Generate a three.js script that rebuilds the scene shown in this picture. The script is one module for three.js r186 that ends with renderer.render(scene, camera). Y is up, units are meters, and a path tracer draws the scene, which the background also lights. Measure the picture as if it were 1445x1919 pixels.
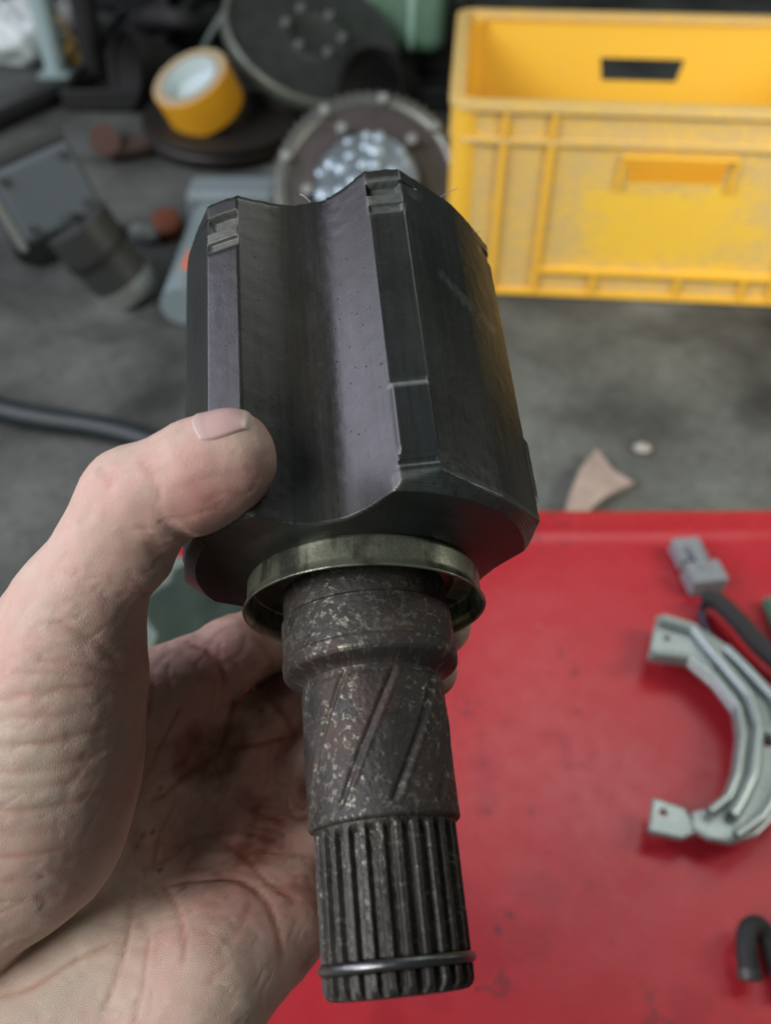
import * as THREE from 'three';
import { RoundedBoxGeometry } from 'three/addons/geometries/RoundedBoxGeometry.js';
import { mergeGeometries } from 'three/addons/utils/BufferGeometryUtils.js';
import { RectAreaLightUniformsLib } from 'three/addons/lights/RectAreaLightUniformsLib.js';

// ------------------------------------------------------------------ camera, light, exposure
const scene = new THREE.Scene();
const V = (x, y, z) => new THREE.Vector3(x, y, z);
const PITCH = 44 * Math.PI / 180, EYE = 0.48;
const camera = new THREE.PerspectiveCamera(60, 772 / 1024, 0.02, 30);
camera.position.set(0, EYE, 0);
camera.rotation.set(-PITCH, 0, 0);
camera.focus = 0.196;
camera.userData.fStop = 10.5;
scene.add(camera);
camera.updateMatrixWorld(true);

const renderer = new THREE.WebGLRenderer({ antialias: true });
renderer.toneMapping = THREE.LinearToneMapping;
renderer.toneMappingExposure = 1.25;
renderer.shadowMap.enabled = true;

RectAreaLightUniformsLib.init();
scene.background = new THREE.Color().setRGB(0.032, 0.041, 0.038);
const LIGHTS = [
  // name, label, position, target, width, height, colour, radiance
  ['unseen_hanging_lamp', 'unseen white lamp panel out of view above, placed for the sheen on the red board', [0.36, 1.02, -0.80], [0.2, 0, -0.55], 0.55, 0.42, [1, 0.985, 0.95], 1.7],  // out of view overhead, gives the red board its sheen
  ['unseen_work_lamp', 'unseen white work lamp out of view to the right, placed to light the crate front', [0.60, 0.46, -0.30], [0.27, 0.09, -1.2], 0.36, 0.26, [1, 0.96, 0.86], 7.8],  // out of view, brightens the front of the crate
  ['unseen_window_light', 'unseen bright window out of view to the left, lighting the groove of the joint', [-1.6, 1.12, -0.50], [-0.05, 0.36, -0.2], 1.3, 1.3, [0.84, 0.81, 1], 2.7],  // unseen opening, sized for the pale strip along the groove
  ['unseen_doorway_light', 'unseen bright doorway out of view behind and to the left, lighting the hand and the crate', [-1.5, 1.65, 0.78], [0.0, 0.2, -0.4], 1.0, 1.1, [1, 0.99, 0.96], 8.4],  // unseen opening, main light on thumb, palm heel and crate
];
function tag(o, label, category, group, kind) {
  if (label) o.userData.label = label;
  if (category) o.userData.category = category;
  if (group) o.userData.group = group;
  if (kind) o.userData.kind = kind;
  return o;
}
for (const [name, label, p, t, w, h, c, L] of LIGHTS) {
  const lamp = new THREE.Mesh(new THREE.BoxGeometry(w, h, 0.02), new THREE.MeshStandardMaterial({ color: 0x111111, roughness: 1, emissive: new THREE.Color().setRGB(...c), emissiveIntensity: L * 0.25 }));
  lamp.name = name; lamp.position.set(...p); lamp.lookAt(...t); scene.add(lamp);
  tag(lamp, label, name.endsWith('_lamp') ? 'lamp' : name === 'unseen_window_light' ? 'window' : 'doorway');
  const l = new THREE.RectAreaLight(new THREE.Color().setRGB(...c), L, w, h);
  l.name = name + '_source'; l.position.set(...p); l.lookAt(...t); l.translateZ(-0.0); scene.add(l);
  const d = V(...t).sub(V(...p)).normalize().multiplyScalar(0.015); l.position.add(d);
}

// ------------------------------------------------------------------ helpers
const F = 959.5 / Math.tan(Math.PI / 6);
// metres in the camera's frame (x right, y up, z ahead) of a photo pixel at a depth, and world points
const C = (px, py, z) => V((px - 722.5) / F * z, (959.5 - py) / F * z, z);
const cw = (v) => V(v.x, v.y, -v.z).applyMatrix4(camera.matrixWorld);
const at = (px, py, z) => cw(C(px, py, z));
function on(px, py, h = 0) {           // the point of the level h under a photo pixel
  const d = at(px, py, 1).sub(camera.position);
  return camera.position.clone().addScaledVector(d, (h - EYE) / d.y);
}
function rng(seed) { let a = seed >>> 0; return () => { a = (a + 0x6D2B79F5) | 0; let t = Math.imul(a ^ (a >>> 15), 1 | a); t = (t + Math.imul(t ^ (t >>> 7), 61 | t)) ^ t; return ((t ^ (t >>> 14)) >>> 0) / 4294967296; }; }
const sm = (a, b, x) => { const t = Math.min(1, Math.max(0, (x - a) / (b - a))); return t * t * (3 - 2 * t); };
const lerp = (a, b, t) => a + (b - a) * t;
const names = {};
const numbered = (n) => { const k = names[n] = (names[n] ?? -1) + 1; return k ? `${n}_${String(k).padStart(3, '0')}` : n; };
function thing(name, label, category, pos = [0, 0, 0], group) {
  const g = new THREE.Group(); g.name = numbered(name); scene.add(g);
  if (pos.isVector3) g.position.copy(pos); else g.position.set(...pos);
  return tag(g, label, category, group);
}
function part(name, geo, mat, parent, label) {
  const m = new THREE.Mesh(geo, mat); m.name = name; m.castShadow = m.receiveShadow = true;
  (parent ?? scene).add(m);
  if (!parent) m.name = numbered(name);
  if (label) m.userData.label = label;
  return m;
}
// world-space geometry put under a thing: shifted into the thing's own frame
const own = (g, thingObj) => g.translate(-thingObj.position.x, -thingObj.position.y, -thingObj.position.z);
function hash3(x, y, z) { let h = Math.imul(x, 374761393) + Math.imul(y, 668265263) + Math.imul(z, 2147483647 ^ 0x5bd1e995); h = Math.imul(h ^ (h >>> 13), 1274126177); return ((h ^ (h >>> 16)) >>> 0) / 4294967296; }
function noise3(x, y, z) {
  const X = Math.floor(x), Y = Math.floor(y), Z = Math.floor(z); x -= X; y -= Y; z -= Z;
  const u = x * x * (3 - 2 * x), v = y * y * (3 - 2 * y), w = z * z * (3 - 2 * z);
  const f = (i, j, k) => hash3(X + i, Y + j, Z + k);
  return lerp(lerp(lerp(f(0, 0, 0), f(1, 0, 0), u), lerp(f(0, 1, 0), f(1, 1, 0), u), v), lerp(lerp(f(0, 0, 1), f(1, 0, 1), u), lerp(f(0, 1, 1), f(1, 1, 1), u), v), w);
}
const fbm3 = (x, y, z, o = 3) => { let s = 0, a = 0.5, n = 0; for (let i = 0; i < o; i++) { s += a * noise3(x, y, z); n += a; a *= 0.5; x *= 2.03; y *= 2.03; z *= 2.03; } return s / n; };
// tileable noise fields
function field(size, fx, fy, oct, seed, gain = 0.5) {
  const out = new Float32Array(size * size); let amp = 1, tot = 0;
  for (let o = 0; o < oct; o++) {
    const nx = fx << o, ny = fy << o; if (nx > size || ny > size) break;
    const r = rng(seed + o * 977), lat = new Float32Array(nx * ny).map(() => r());
    for (let y = 0; y < size; y++) {
      const gy = y / size * ny, y0 = Math.floor(gy), ty = gy - y0, sy = ty * ty * (3 - 2 * ty), r0 = (y0 % ny) * nx, r1 = ((y0 + 1) % ny) * nx;
      for (let x = 0; x < size; x++) {
        const gx = x / size * nx, x0 = Math.floor(gx), tx = gx - x0, sx = tx * tx * (3 - 2 * tx), a = x0 % nx, b = (x0 + 1) % nx;
        out[y * size + x] += amp * lerp(lerp(lat[r0 + a], lat[r0 + b], sx), lerp(lat[r1 + a], lat[r1 + b], sx), sy);
      }
    }
    tot += amp; amp *= gain;
  }
  for (let i = 0; i < out.length; i++) out[i] /= tot;
  return out;
}
// a texture from a function of the pixel number that returns [r, g, b] in 0..1 (linear for colours)
const enc = (c) => Math.round(255 * Math.min(1, Math.max(0, c <= 0.0031308 ? c * 12.92 : 1.055 * Math.pow(c, 1 / 2.4) - 0.055)));
function tex(size, fn, repeat = 1, colour = true) {
  const d = new Uint8Array(size * size * 4);
  for (let i = 0; i < size * size; i++) { const c = fn(i, i % size, Math.floor(i / size)); for (let k = 0; k < 3; k++) d[i * 4 + k] = colour ? enc(c[k]) : Math.round(255 * Math.min(1, Math.max(0, c[k]))); d[i * 4 + 3] = 255; }
  const t = new THREE.DataTexture(d, size, size); t.wrapS = t.wrapT = THREE.RepeatWrapping; t.magFilter = THREE.LinearFilter; t.minFilter = THREE.LinearMipmapLinearFilter;
  if (colour) t.colorSpace = THREE.SRGBColorSpace; t.repeat.set(repeat, repeat); t.needsUpdate = true; return t;
}
const std = (o) => { const { rgb, ...r } = o; const m = new THREE.MeshPhysicalMaterial({ roughness: 0.6, ...r }); if (rgb) m.color.setRGB(...rgb); return m; };
// uv in metres by the dominant axis of each face
function boxUV(g) {
  g = g.index ? g.toNonIndexed() : g; const p = g.attributes.position, uv = new Float32Array(p.count * 2), a = V(), b = V(), c = V();
  for (let i = 0; i < p.count; i += 3) {
    a.fromBufferAttribute(p, i); b.fromBufferAttribute(p, i + 1); c.fromBufferAttribute(p, i + 2);
    const n = b.clone().sub(a).cross(c.clone().sub(a)); const x = Math.abs(n.x), y = Math.abs(n.y), z = Math.abs(n.z);
    [a, b, c].forEach((q, k) => { uv[(i + k) * 2] = x > y && x > z ? q.z : q.x; uv[(i + k) * 2 + 1] = y >= x && y >= z ? q.z : q.y; });
  }
  g.setAttribute('uv', new THREE.BufferAttribute(uv, 2)); return g;
}
const merge = (list) => mergeGeometries(list.map((g) => { g = g.index ? g.toNonIndexed() : g; for (const k of Object.keys(g.attributes)) if (!['position', 'normal', 'uv'].includes(k)) g.deleteAttribute(k); return g; }));
const rbox = (w, h, d, r = 0.002, s = 2) => new RoundedBoxGeometry(w, h, d, s, Math.min(r, w / 2.01, h / 2.01, d / 2.01));
const tubeOf = (pts, r, seg = 40, rs = 10) => new THREE.TubeGeometry(new THREE.CatmullRomCurve3(pts), seg, r, rs, false);
function rod(a, b, r0, r1 = r0, seg = 28) {
  const d = b.clone().sub(a), g = new THREE.CylinderGeometry(r1, r0, d.length(), seg, 1);
  g.applyQuaternion(new THREE.Quaternion().setFromUnitVectors(V(0, 1, 0), d.clone().normalize())); return g.translate(...a.clone().add(b).multiplyScalar(0.5).toArray());
}

// ------------------------------------------------------------------ textures
const nA = field(512, 4, 4, 6, 11), nB = field(512, 8, 8, 6, 23), nC = field(512, 64, 64, 3, 37), nD = field(512, 3, 3, 5, 51, 0.62), nW = field(512, 256, 256, 1, 77);
const nStreak = field(512, 96, 3, 3, 91), nStreak2 = field(512, 24, 2, 4, 93);
const RS = rng(5);
// steel of the housing (uv unit = 64 mm)
const pits = new Float32Array(512 * 512);
for (let k = 0; k < 260; k++) { const x = Math.floor(RS() * 512), y = Math.floor(RS() * 512), r = 0.7 + RS() * RS() * 2.6; for (let j = -4; j <= 4; j++) for (let i = -4; i <= 4; i++) { const q = ((y + j + 512) % 512) * 512 + (x + i + 512) % 512; pits[q] = Math.max(pits[q], 1 - sm(r * 0.5, r, Math.hypot(i, j))); } }
const steelCol = tex(512, (i) => { const s = 0.8 + 0.22 * (nStreak[i] - 0.5) + 0.45 * (nA[i] - 0.5), p = 1 - 0.75 * pits[i], g = 0.5 + nStreak2[i] * 0.9, w = sm(0.72, 0.8, nC[i]) * 0.25; return [0.023 * s * p + 0.02 * w, 0.0235 * s * p * (0.93 + 0.1 * g) + 0.02 * w, 0.022 * s * p * (0.9 + 0.2 * nB[i]) + 0.02 * w]; }, 1);
const steelRough = tex(512, (i) => { const v = 0.33 + 0.08 * (nStreak[i] - 0.5) + 0.22 * (nA[i] - 0.5) + 0.3 * pits[i] + 0.08 * (nStreak2[i] - 0.5) + 0.08 * (nC[i] - 0.5); return [v, v, v]; }, 1, false);
const steelBump = tex(512, (i) => { const v = 0.5 + 0.16 * (nStreak[i] - 0.5) + 0.2 * (nW[i] - 0.5) - 0.45 * pits[i]; return [v, v, v]; }, 1, false);
// pitted, rusting shaft (uv unit = 40 mm): bright flecks where the dark skin has worn through
const nE = field(512, 40, 40, 4, 133, 0.7), fleckF = new Float32Array(512 * 512).map((_, i) => sm(0.50, 0.66, nE[i] * 0.66 + nD[i] * 0.34));
const shaftCol = tex(512, (i) => { const r = sm(0.5, 0.68, nA[i]), f = fleckF[i], b = 0.6 + 0.8 * nB[i]; return [lerp(lerp(0.045, 0.064, r) * b, 0.17, f), lerp(lerp(0.040, 0.043, r) * b, 0.168, f), lerp(lerp(0.038, 0.036, r) * b, 0.135, f)]; }, 1);
const splineCol = tex(512, (i) => { const f = fleckF[i] * 0.35, b = 0.6 + 0.8 * nB[i]; return [0.042 * b + 0.14 * f, 0.038 * b + 0.14 * f, 0.034 * b + 0.11 * f]; }, 1);
const shaftRough = tex(512, (i) => { const v = 0.62 - 0.2 * fleckF[i] + 0.25 * (nB[i] - 0.5); return [v, v, 0.35 + 0.5 * fleckF[i]]; }, 1, false);
const shaftBump = tex(512, (i) => { const v = 0.45 + 0.5 * (nC[i] - 0.5) + 0.35 * (nB[i] - 0.5) - 0.22 * fleckF[i]; return [v, v, v]; }, 1, false);
const ringCol = tex(512, (i) => { const d = sm(0.48, 0.68, nStreak2[(i * 1) % 262144] * 0.4 + nB[i] * 0.6), w = 0.75 + 0.5 * nW[i]; return [lerp(0.27, 0.08, d) * w, lerp(0.285, 0.085, d) * w, lerp(0.215, 0.07, d) * w]; }, 1);
const concCol = tex(512, (i) => { const m = 0.58 + 1.15 * (nD[i] - 0.5) + 1.1 * (nA[i] - 0.5), g = 0.6 + 0.8 * (0.5 * nW[i] + 0.5 * nC[i]), s = sm(0.55, 0.7, nB[i]) * 0.45, v = Math.max(0.12, m) * g * 0.155 * (1 - s * 0.6); return [v * 0.95, v * 1.04, v * 0.96]; }, 1);
const concBump = tex(512, (i) => { const v = 0.5 * nB[i] + 0.3 * nC[i] + 0.2 * nW[i]; return [v, v, v]; }, 1, false);
const skinBump = (() => { // skin relief: small cells parted by fine lines
  const n = 512, G = 26, r = rng(404), P_ = Array.from({ length: G * G }, () => [r(), r()]), v = new Float32Array(n * n);
  for (let y = 0; y < n; y++) for (let x = 0; x < n; x++) { const gx = x / n * G, gy = y / n * G, X = Math.floor(gx), Y = Math.floor(gy); let a = 9, b = 9; for (let j = -1; j <= 1; j++) for (let i = -1; i <= 1; i++) { const c = P_[((Y + j + G) % G) * G + (X + i + G) % G], d = Math.hypot(X + i + c[0] - gx, (Y + j + c[1] - gy)); if (d < a) { b = a; a = d; } else if (d < b) b = d; } v[y * n + x] = sm(0, 0.3, b - a); }
  return tex(512, (i) => { const h = 0.25 + 0.5 * v[i] + 0.25 * nC[i]; return [h, h, h]; }, 1, false);
})();
const fineBump = tex(512, (i) => { const v = 0.6 * nC[i] + 0.4 * nW[i]; return [v, v, v]; }, 1, false);
const redCol = tex(512, (i) => { const p = sm(0.48, 0.66, nD[i]), q = sm(0.69, 0.76, nB[i]), s = sm(0.70, 0.75, nC[i]) * sm(0.52, 0.62, nA[i]); return [0.385 + 0.02 * p - 0.05 * q - 0.16 * s, 0.020 + 0.002 * p - 0.003 * q, 0.030 + 0.003 * p - 0.003 * q]; }, 1);
{ // fine scratches and grit are drawn into the red colour map
  const d = redCol.image.data, r = rng(808), put = (x, y, c, k) => { const o = (((y + 512) % 512) * 512 + (x + 512) % 512) * 4; for (let i = 0; i < 3; i++) d[o + i] = Math.round(lerp(d[o + i], c[i], k)); };
  for (let n = 0; n < 46; n++) { let x = r() * 512, y = r() * 512, a = r() * 6.28; const L = 8 + r() * 60, c = r() < 0.65 ? [206, 110, 116] : [92, 18, 24], k0 = 0.15 + 0.3 * r(); for (let i = 0; i < L; i++) { x += Math.cos(a); y += Math.sin(a); a += (r() - 0.5) * 0.05; put(Math.floor(x), Math.floor(y), c, k0 * (0.5 + r())); } }
  for (let n = 0; n < 420; n++) { const x = Math.floor(r() * 512), y = Math.floor(r() * 512), q = 0.3 + r() * 0.6, big = r() < 0.12; const c = r() < 0.75 ? [58, 16, 18] : [170, 140, 130]; put(x, y, c, q); if (big) { put(x + 1, y, c, q); put(x, y + 1, c, q * 0.8); put(x + 1, y + 1, c, q * 0.6); } }
}
const redRough = tex(512, (i) => { const v = 0.33 + 0.25 * (nD[i] - 0.5) + 0.12 * (nC[i] - 0.5); return [v, v, v]; }, 1, false);
const greyPart = tex(512, (i) => { const v = 0.45 + 0.7 * nA[i] + 0.3 * (nC[i] - 0.5); return [v, v, v]; }, 1);
const rep = (t, r, r2 = r) => { const c = t.clone(); c.repeat.set(r, r2); c.needsUpdate = true; return c; };

const M = {
  steel: std({ map: steelCol, roughnessMap: steelRough, roughness: 1, bumpMap: steelBump, bumpScale: 0.00005, metalness: 0.0, specularIntensity: 1, ior: 1.55, vertexColors: true }),
  shaft: std({ map: shaftCol, roughnessMap: shaftRough, metalnessMap: shaftRough, roughness: 1, metalness: 0.8, bumpMap: shaftBump, bumpScale: 0.00024 }),
  spline: std({ map: splineCol, roughnessMap: shaftRough, roughness: 0.85, metalness: 0.4, bumpMap: shaftBump, bumpScale: 0.00035 }),
  ring: std({ map: ringCol, roughness: 0.36, metalness: 0.75, bumpMap: fineBump, bumpScale: 0.00004 }),
  wire: std({ rgb: [0.16, 0.165, 0.17], roughness: 0.32, metalness: 0.9, bumpMap: fineBump, bumpScale: 0.00008 }),
  floor: std({ map: rep(concCol, 1 / 0.55), bumpMap: rep(concBump, 1 / 0.3), bumpScale: 0.0015, roughness: 0.85 }),
  red: std({ map: rep(redCol, 1 / 0.42), roughnessMap: rep(redRough, 1 / 0.42), roughness: 1, bumpMap: rep(fineBump, 1 / 0.1), bumpScale: 0.0001 }),
  black: std({ rgb: [0.012, 0.013, 0.013], roughness: 0.6 }),
  rubber: std({ rgb: [0.02, 0.021, 0.022], roughness: 0.75 }),
  iron: std({ map: rep(greyPart, 12), rgb: [0.032, 0.029, 0.027], roughness: 0.5, metalness: 0.3 }),
  ironGrey: std({ map: rep(greyPart, 10), rgb: [0.075, 0.082, 0.078], roughness: 0.45, metalness: 0.4 }),
  alu: std({ map: rep(greyPart, 14), rgb: [0.42, 0.46, 0.44], roughness: 0.42, metalness: 0.6 }),
  slate: std({ map: rep(greyPart, 10), rgb: [0.11, 0.135, 0.15], roughness: 0.55, metalness: 0.2 }),
};

// ------------------------------------------------------------------ setting: floor and red bench board
{
  const g = new THREE.PlaneGeometry(7, 7, 1, 1).rotateX(-Math.PI / 2).translate(0, 0, -1.5);
  const uv = g.attributes.uv; for (let i = 0; i < uv.count; i++) uv.setXY(i, uv.getX(i) * 7, uv.getY(i) * 7);
  tag(part('floor', g, M.floor), 'dirty dark grey concrete workshop floor', null, null, 'structure');
}
const RED = 0.05;
{
  // moulded plastic top: a rolled lip along the far edge, slightly wavy sheet
  const W = 0.72, D = 0.43, nx = 150, nz = 100, g = new THREE.PlaneGeometry(W, D, nx, nz).rotateX(-Math.PI / 2), p = g.attributes.position, uv = g.attributes.uv;
  const far = -0.455, left = -0.195;
  for (let i = 0; i < p.count; i++) {
    const x = p.getX(i) + W / 2 + left, z = p.getZ(i) + D / 2 + far, d = z - far + 0.004 * Math.sin(x * 23) * sm(0.01, 0.03, z - far), e = Math.min(d, x - left, left + W - x);
    let y = RED - 0.010 * Math.pow(1 - sm(0, 0.012, e), 2);
    y += 0.0016 * Math.exp(-Math.pow((d - 0.031 - 0.005 * Math.sin(x * 17 + 1)) / 0.004, 2));
    y += 0.0022 * (fbm3(x * 9, 3, z * 9) - 0.5) + 0.0006 * (fbm3(x * 40, 7, z * 40) - 0.5);
    p.setXYZ(i, x, y, z); uv.setXY(i, x, z);
  }
  g.computeVertexNormals();
  const t = thing('red_board', 'red moulded plastic board with rolled far edge lying under the bracket', 'board', [0.165, 0, -0.24]);
  part('top_sheet', own(g, t), M.red, t);
  part('body', boxUV(own(rbox(W - 0.012, 0.036, D - 0.012, 0.006).translate(0.165, 0.018, -0.24), t)), M.red, t);
}

{
  const t = thing('unseen_lamp_stand', 'unseen black stand under the work lamp, out of view at the right', 'stand', [0.615, 0, -0.265]);  // out of view, goes with the unseen lamp above it
  part('pole', new THREE.CylinderGeometry(0.011, 0.011, 0.32, 16).translate(0, 0.161, 0), M.black, t);
  part('foot', rbox(0.2, 0.014, 0.16, 0.004).translate(0, 0.0075, 0), M.black, t);
}

// ------------------------------------------------------------------ the drive joint held in the hand
const AX = { E: V((748 - 722.5) / F * 0.166, -(1850 - 959.5) / F * 0.166, 0.166), u: V(-0.094, 0.887, 0.453).normalize() };
const joint = thing('drive_joint', 'dark steel tripod drive joint with splined stub shaft, held upright in the hand', 'drive joint');
{
  const fwd = V(0, 0, -1).addScaledVector(AX.u, -V(0, 0, -1).dot(AX.u)).normalize();
  // to world axes (camera frame has z ahead)
  const o = cw(V(0, 0, 0)), W = (v) => cw(v).sub(o);
  const y = W(AX.u), z = W(fwd), x = y.clone().cross(z);
  joint.matrix.makeBasis(x, y, z); joint.quaternion.setFromRotationMatrix(joint.matrix); joint.position.copy(cw(AX.E));
}
// surface r(theta, s) about the axis; theta 0 faces the eye, positive to the right; s along the axis from the splined end
function radial(ss, nt, rf, uvr, uvUnit, caps = [false, false]) {
  const pos = [], uv = [], idx = [];
  ss.forEach((s) => { for (let j = 0; j <= nt; j++) { const th = j / nt * 2 * Math.PI - Math.PI, q = rf(th, s), r = q.length ? q[0] : q, sy = q.length ? q[1] : s; pos.push(r * Math.sin(th), sy, r * Math.cos(th)); uv.push(th * uvr / uvUnit, s / uvUnit); } });
  const w = nt + 1;
  for (let i = 0; i < ss.length - 1; i++) for (let j = 0; j < nt; j++) { const a = i * w + j, b = a + 1, c = a + w, d = c + 1; idx.push(a, b, c, b, d, c); }
  for (const [k, on_] of caps.entries()) if (on_) {
    const row = k ? (ss.length - 1) * w : 0, cI = pos.length / 3; pos.push(0, pos[row * 3 + 1], 0); uv.push(0, 0);
    for (let j = 0; j < nt; j++) k ? idx.push(row + j, row + j + 1, cI) : idx.push(row + j + 1, row + j, cI);
  }
  const g = new THREE.BufferGeometry(); g.setAttribute('position', new THREE.Float32BufferAttribute(pos, 3)); g.setAttribute('uv', new THREE.Float32BufferAttribute(uv, 2)); g.setIndex(idx); g.computeVertexNormals();
  const n = g.attributes.normal;   // close the seam
  for (let i = 0; i < ss.length; i++) { const a = i * w, b = a + nt, v = V(n.getX(a) + n.getX(b), n.getY(a) + n.getY(b), n.getZ(a) + n.getZ(b)).normalize(); n.setXYZ(a, v.x, v.y, v.z); n.setXYZ(b, v.x, v.y, v.z); }
  return g;
}
const range = (a, b, n) => Array.from({ length: n + 1 }, (_, i) => a + (b - a) * i / n);
const DEG = Math.PI / 180;
const poly = (pts, x) => { for (let i = 1; i < pts.length; i++) if (x <= pts[i][0]) { const [x0, y0] = pts[i - 1], [x1, y1] = pts[i]; return lerp(y0, y1, (x - x0) / (x1 - x0)); } return pts[pts.length - 1][1]; };
// straight chord between two polar points, radius at angle th
function chord(t0, r0, t1, r1, th) { const x0 = r0 * Math.cos(t0), y0 = r0 * Math.sin(t0), x1 = r1 * Math.cos(t1), y1 = r1 * Math.sin(t1), c = Math.cos(th), s = Math.sin(th); return (x0 * (y1 - y0) - y0 * (x1 - x0)) / (c * (y1 - y0) - s * (x1 - x0)); }
const S_END = 0.1715;
function lobeAngle(th) { let a = th / DEG - 51.5; a = ((a % 120) + 180) % 120 - 60; return a; }   // degrees from the middle of the nearest lobe
const LF = 25.5, LE = 36;   // half width of a lobe's flat and of the whole lobe, degrees
function section(th) {
  const a = Math.abs(lobeAngle(th));
  if (a < LF) { const flat = chord(0, 0.0394, LF * DEG, 0.0420, a * DEG), arc = 0.0420; return lerp(flat, arc, 0.28); }
  if (a < LE) return chord(LF * DEG, 0.0420, LE * DEG, 0.0392, a * DEG);
  const t = (60 - a) / (60 - LE); return 0.0298 + 0.0094 * Math.pow(t, 2.45);          // concave groove
}
function coneR(s) { return poly([[0.079, 0.017], [0.0822, 0.0255], [0.0828, 0.0268], [0.0842, 0.0315], [0.0853, 0.0376], [0.0877, 0.0409], [0.0890, 0.0440], [0.2, 0.06]], s) + (s > 0.0853 && s < 0.089 ? 0.00005 * Math.sin(s * 2 * Math.PI / 0.00042) : 0); }
const smin = (a, b, k) => { const h = Math.max(k - Math.abs(a - b), 0) / k; return Math.min(a, b) - h * h * k / 4; };
function bodyR(th, s) {
  const la = lobeAngle(th), a = Math.abs(la), ridge = sm(LF - 0.4, LF + 0.4, a) * (1 - sm(LE - 0.6, LE + 0.2, a));
  let r = section(th);
  // raised pad low on the ridge, machined clamp grooves near the far end
  if (ridge > 0) {
    const pad = sm(0.0933, 0.0936, s) * (1 - sm(0.1088, 0.1095, s)); r += ridge * 0.0008 * pad;
    r -= ridge * 0.0004 * sm(0.0900, 0.0903, s) * (1 - sm(0.0912, 0.0915, s));
    for (const [s0, s1, dp] of [[0.1628, 0.1664, 0.0016], [0.1575, 0.1597, 0.0009]]) r -= ridge * dp * sm(s0 - 0.0002, s0 + 0.0002, s) * (1 - sm(s1 - 0.0002, s1 + 0.0002, s));
  }
  if (a >= 15 && a < LE && s > 0.163 && s < 0.1668) r -= 0.0004 * sm(15, 24, a);
  r = smin(r, coneR(s), 0.0009);
  const worn = fbm3(th * 9, s * 700, 2) - 0.5;
  r -= 0.0009 * Math.pow(sm(S_END - 0.0022, S_END, s), 2) + worn * 0.0006 * sm(S_END - 0.002, S_END, s);
  return r + (fbm3(th * 14, s * 420, 5, 2) - 0.5) * 0.00009;
}
const endWave = (th) => (fbm3(Math.sin(th) * 40, Math.cos(th) * 40, 9) - 0.5) * 0.0007 + 0.0022 * sm(0.1, -0.8, Math.sin(th));   // the sawn end is a little askew
{
  joint.updateMatrixWorld(true);
  const ss = [...range(0.0785, 0.0850, 40), ...range(0.0851, 0.0895, 70), ...range(0.0897, 0.0925, 14), ...range(0.0927, 0.1575, 60), ...range(0.1577, 0.1680, 70), ...range(0.1682, S_END, 16)];
  const body = radial(ss, 900, (th, s) => [bodyR(th, s), s > 0.16 ? s + endWave(th) * sm(0.160, S_END, s) : s], 0.04, 0.064);
  { // bare metal in clamp grooves and chamfer; painted light on chamfer, pad lip
    const p = body.attributes.position, c = new Float32Array(p.count * 3).fill(1);
    for (let i = 0; i < p.count; i++) {
      const x = p.getX(i), y = p.getY(i), z = p.getZ(i), th = Math.atan2(x, z), a = Math.abs(lobeAngle(th)), rg = sm(LF - 0.4, LF + 0.4, a) * (1 - sm(LE, LE + 1, a)), n = 0.55 + 0.9 * fbm3(th * 30, y * 1500, 4, 3);
      let k = rg * sm(0.1565, 0.1572, y) * (1 - sm(0.1672, 0.1690, y)) * 4 + sm(0.0852, 0.0856, y) * (1 - sm(0.0885, 0.0893, y)) * (Math.hypot(x, z) > 0.0374 ? 2.4 : 0) + rg * (sm(0.1087, 0.1089, y) * (1 - sm(0.1096, 0.1099, y))) * 7 + rg * sm(0.0897, 0.0900, y) * (1 - sm(0.0903, 0.0906, y)) * 5;
      const cr = coneR(y), se = section(th); if (y < 0.0885) k += 3 * (1 - sm(0.0001, 0.0005, Math.abs(cr - se))) * sm(40, 44, a);   // worn edge where the groove runs out
      if (z > 0) { const w = V(x, y, z).applyMatrix4(joint.matrixWorld).applyMatrix4(camera.matrixWorldInverse), X = -w.x / w.z * F + 722.5, Y = 959.5 + w.y / w.z * F; if (a < LF) for (const [x0, y0, x1, y1, ww] of [[824, 512, 884, 578, 9], [898, 590, 926, 618, 7]]) { const t = Math.min(1, Math.max(0, ((X - x0) * (x1 - x0) + (Y - y0) * (y1 - y0)) / ((x1 - x0) ** 2 + (y1 - y0) ** 2))), d = Math.hypot(X - x0 - t * (x1 - x0), Y - y0 - t * (y1 - y0)); k += 2.6 * (1 - sm(ww * 0.4, ww, d + 7 * (noise3(X * 0.15, Y * 0.15, 1) - 0.5))) * sm(0.1, 0.45, noise3(X * 0.16, Y * 0.16, 3)); } }
      const q = 1 + k * n; const hue = fbm3(th * 2.2, y * 12, 8, 3) - 0.5; c[i * 3] = q * (1.02 + 0.6 * hue); c[i * 3 + 1] = q * 1.0; c[i * 3 + 2] = q * (0.93 - 0.5 * hue);
    }
    body.setAttribute('color', new THREE.BufferAttribute(c, 3));
  }
  // end face and roller tracks inside
  const inner = radial([0, 1, 2, 3, 4, 5], 240, (th, k) => { const ro = bodyR(th, S_END), ri = ro - 0.0058 - 0.004 * sm(20, 60, Math.abs(lobeAngle(th))); const e = S_END + endWave(th); return [[ro, e], [ri + 0.0012, e], [ri, e - 0.0012], [ri, 0.13], [ri - 0.002, 0.105], [0.0005, 0.1]][k]; }, 0.04, 0.064);
  inner.setAttribute('color', new THREE.BufferAttribute(new Float32Array(inner.attributes.position.count * 3).fill(1), 3));
  part('housing', mergeGeometries([body, inner]), M.steel, joint);
}
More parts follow.
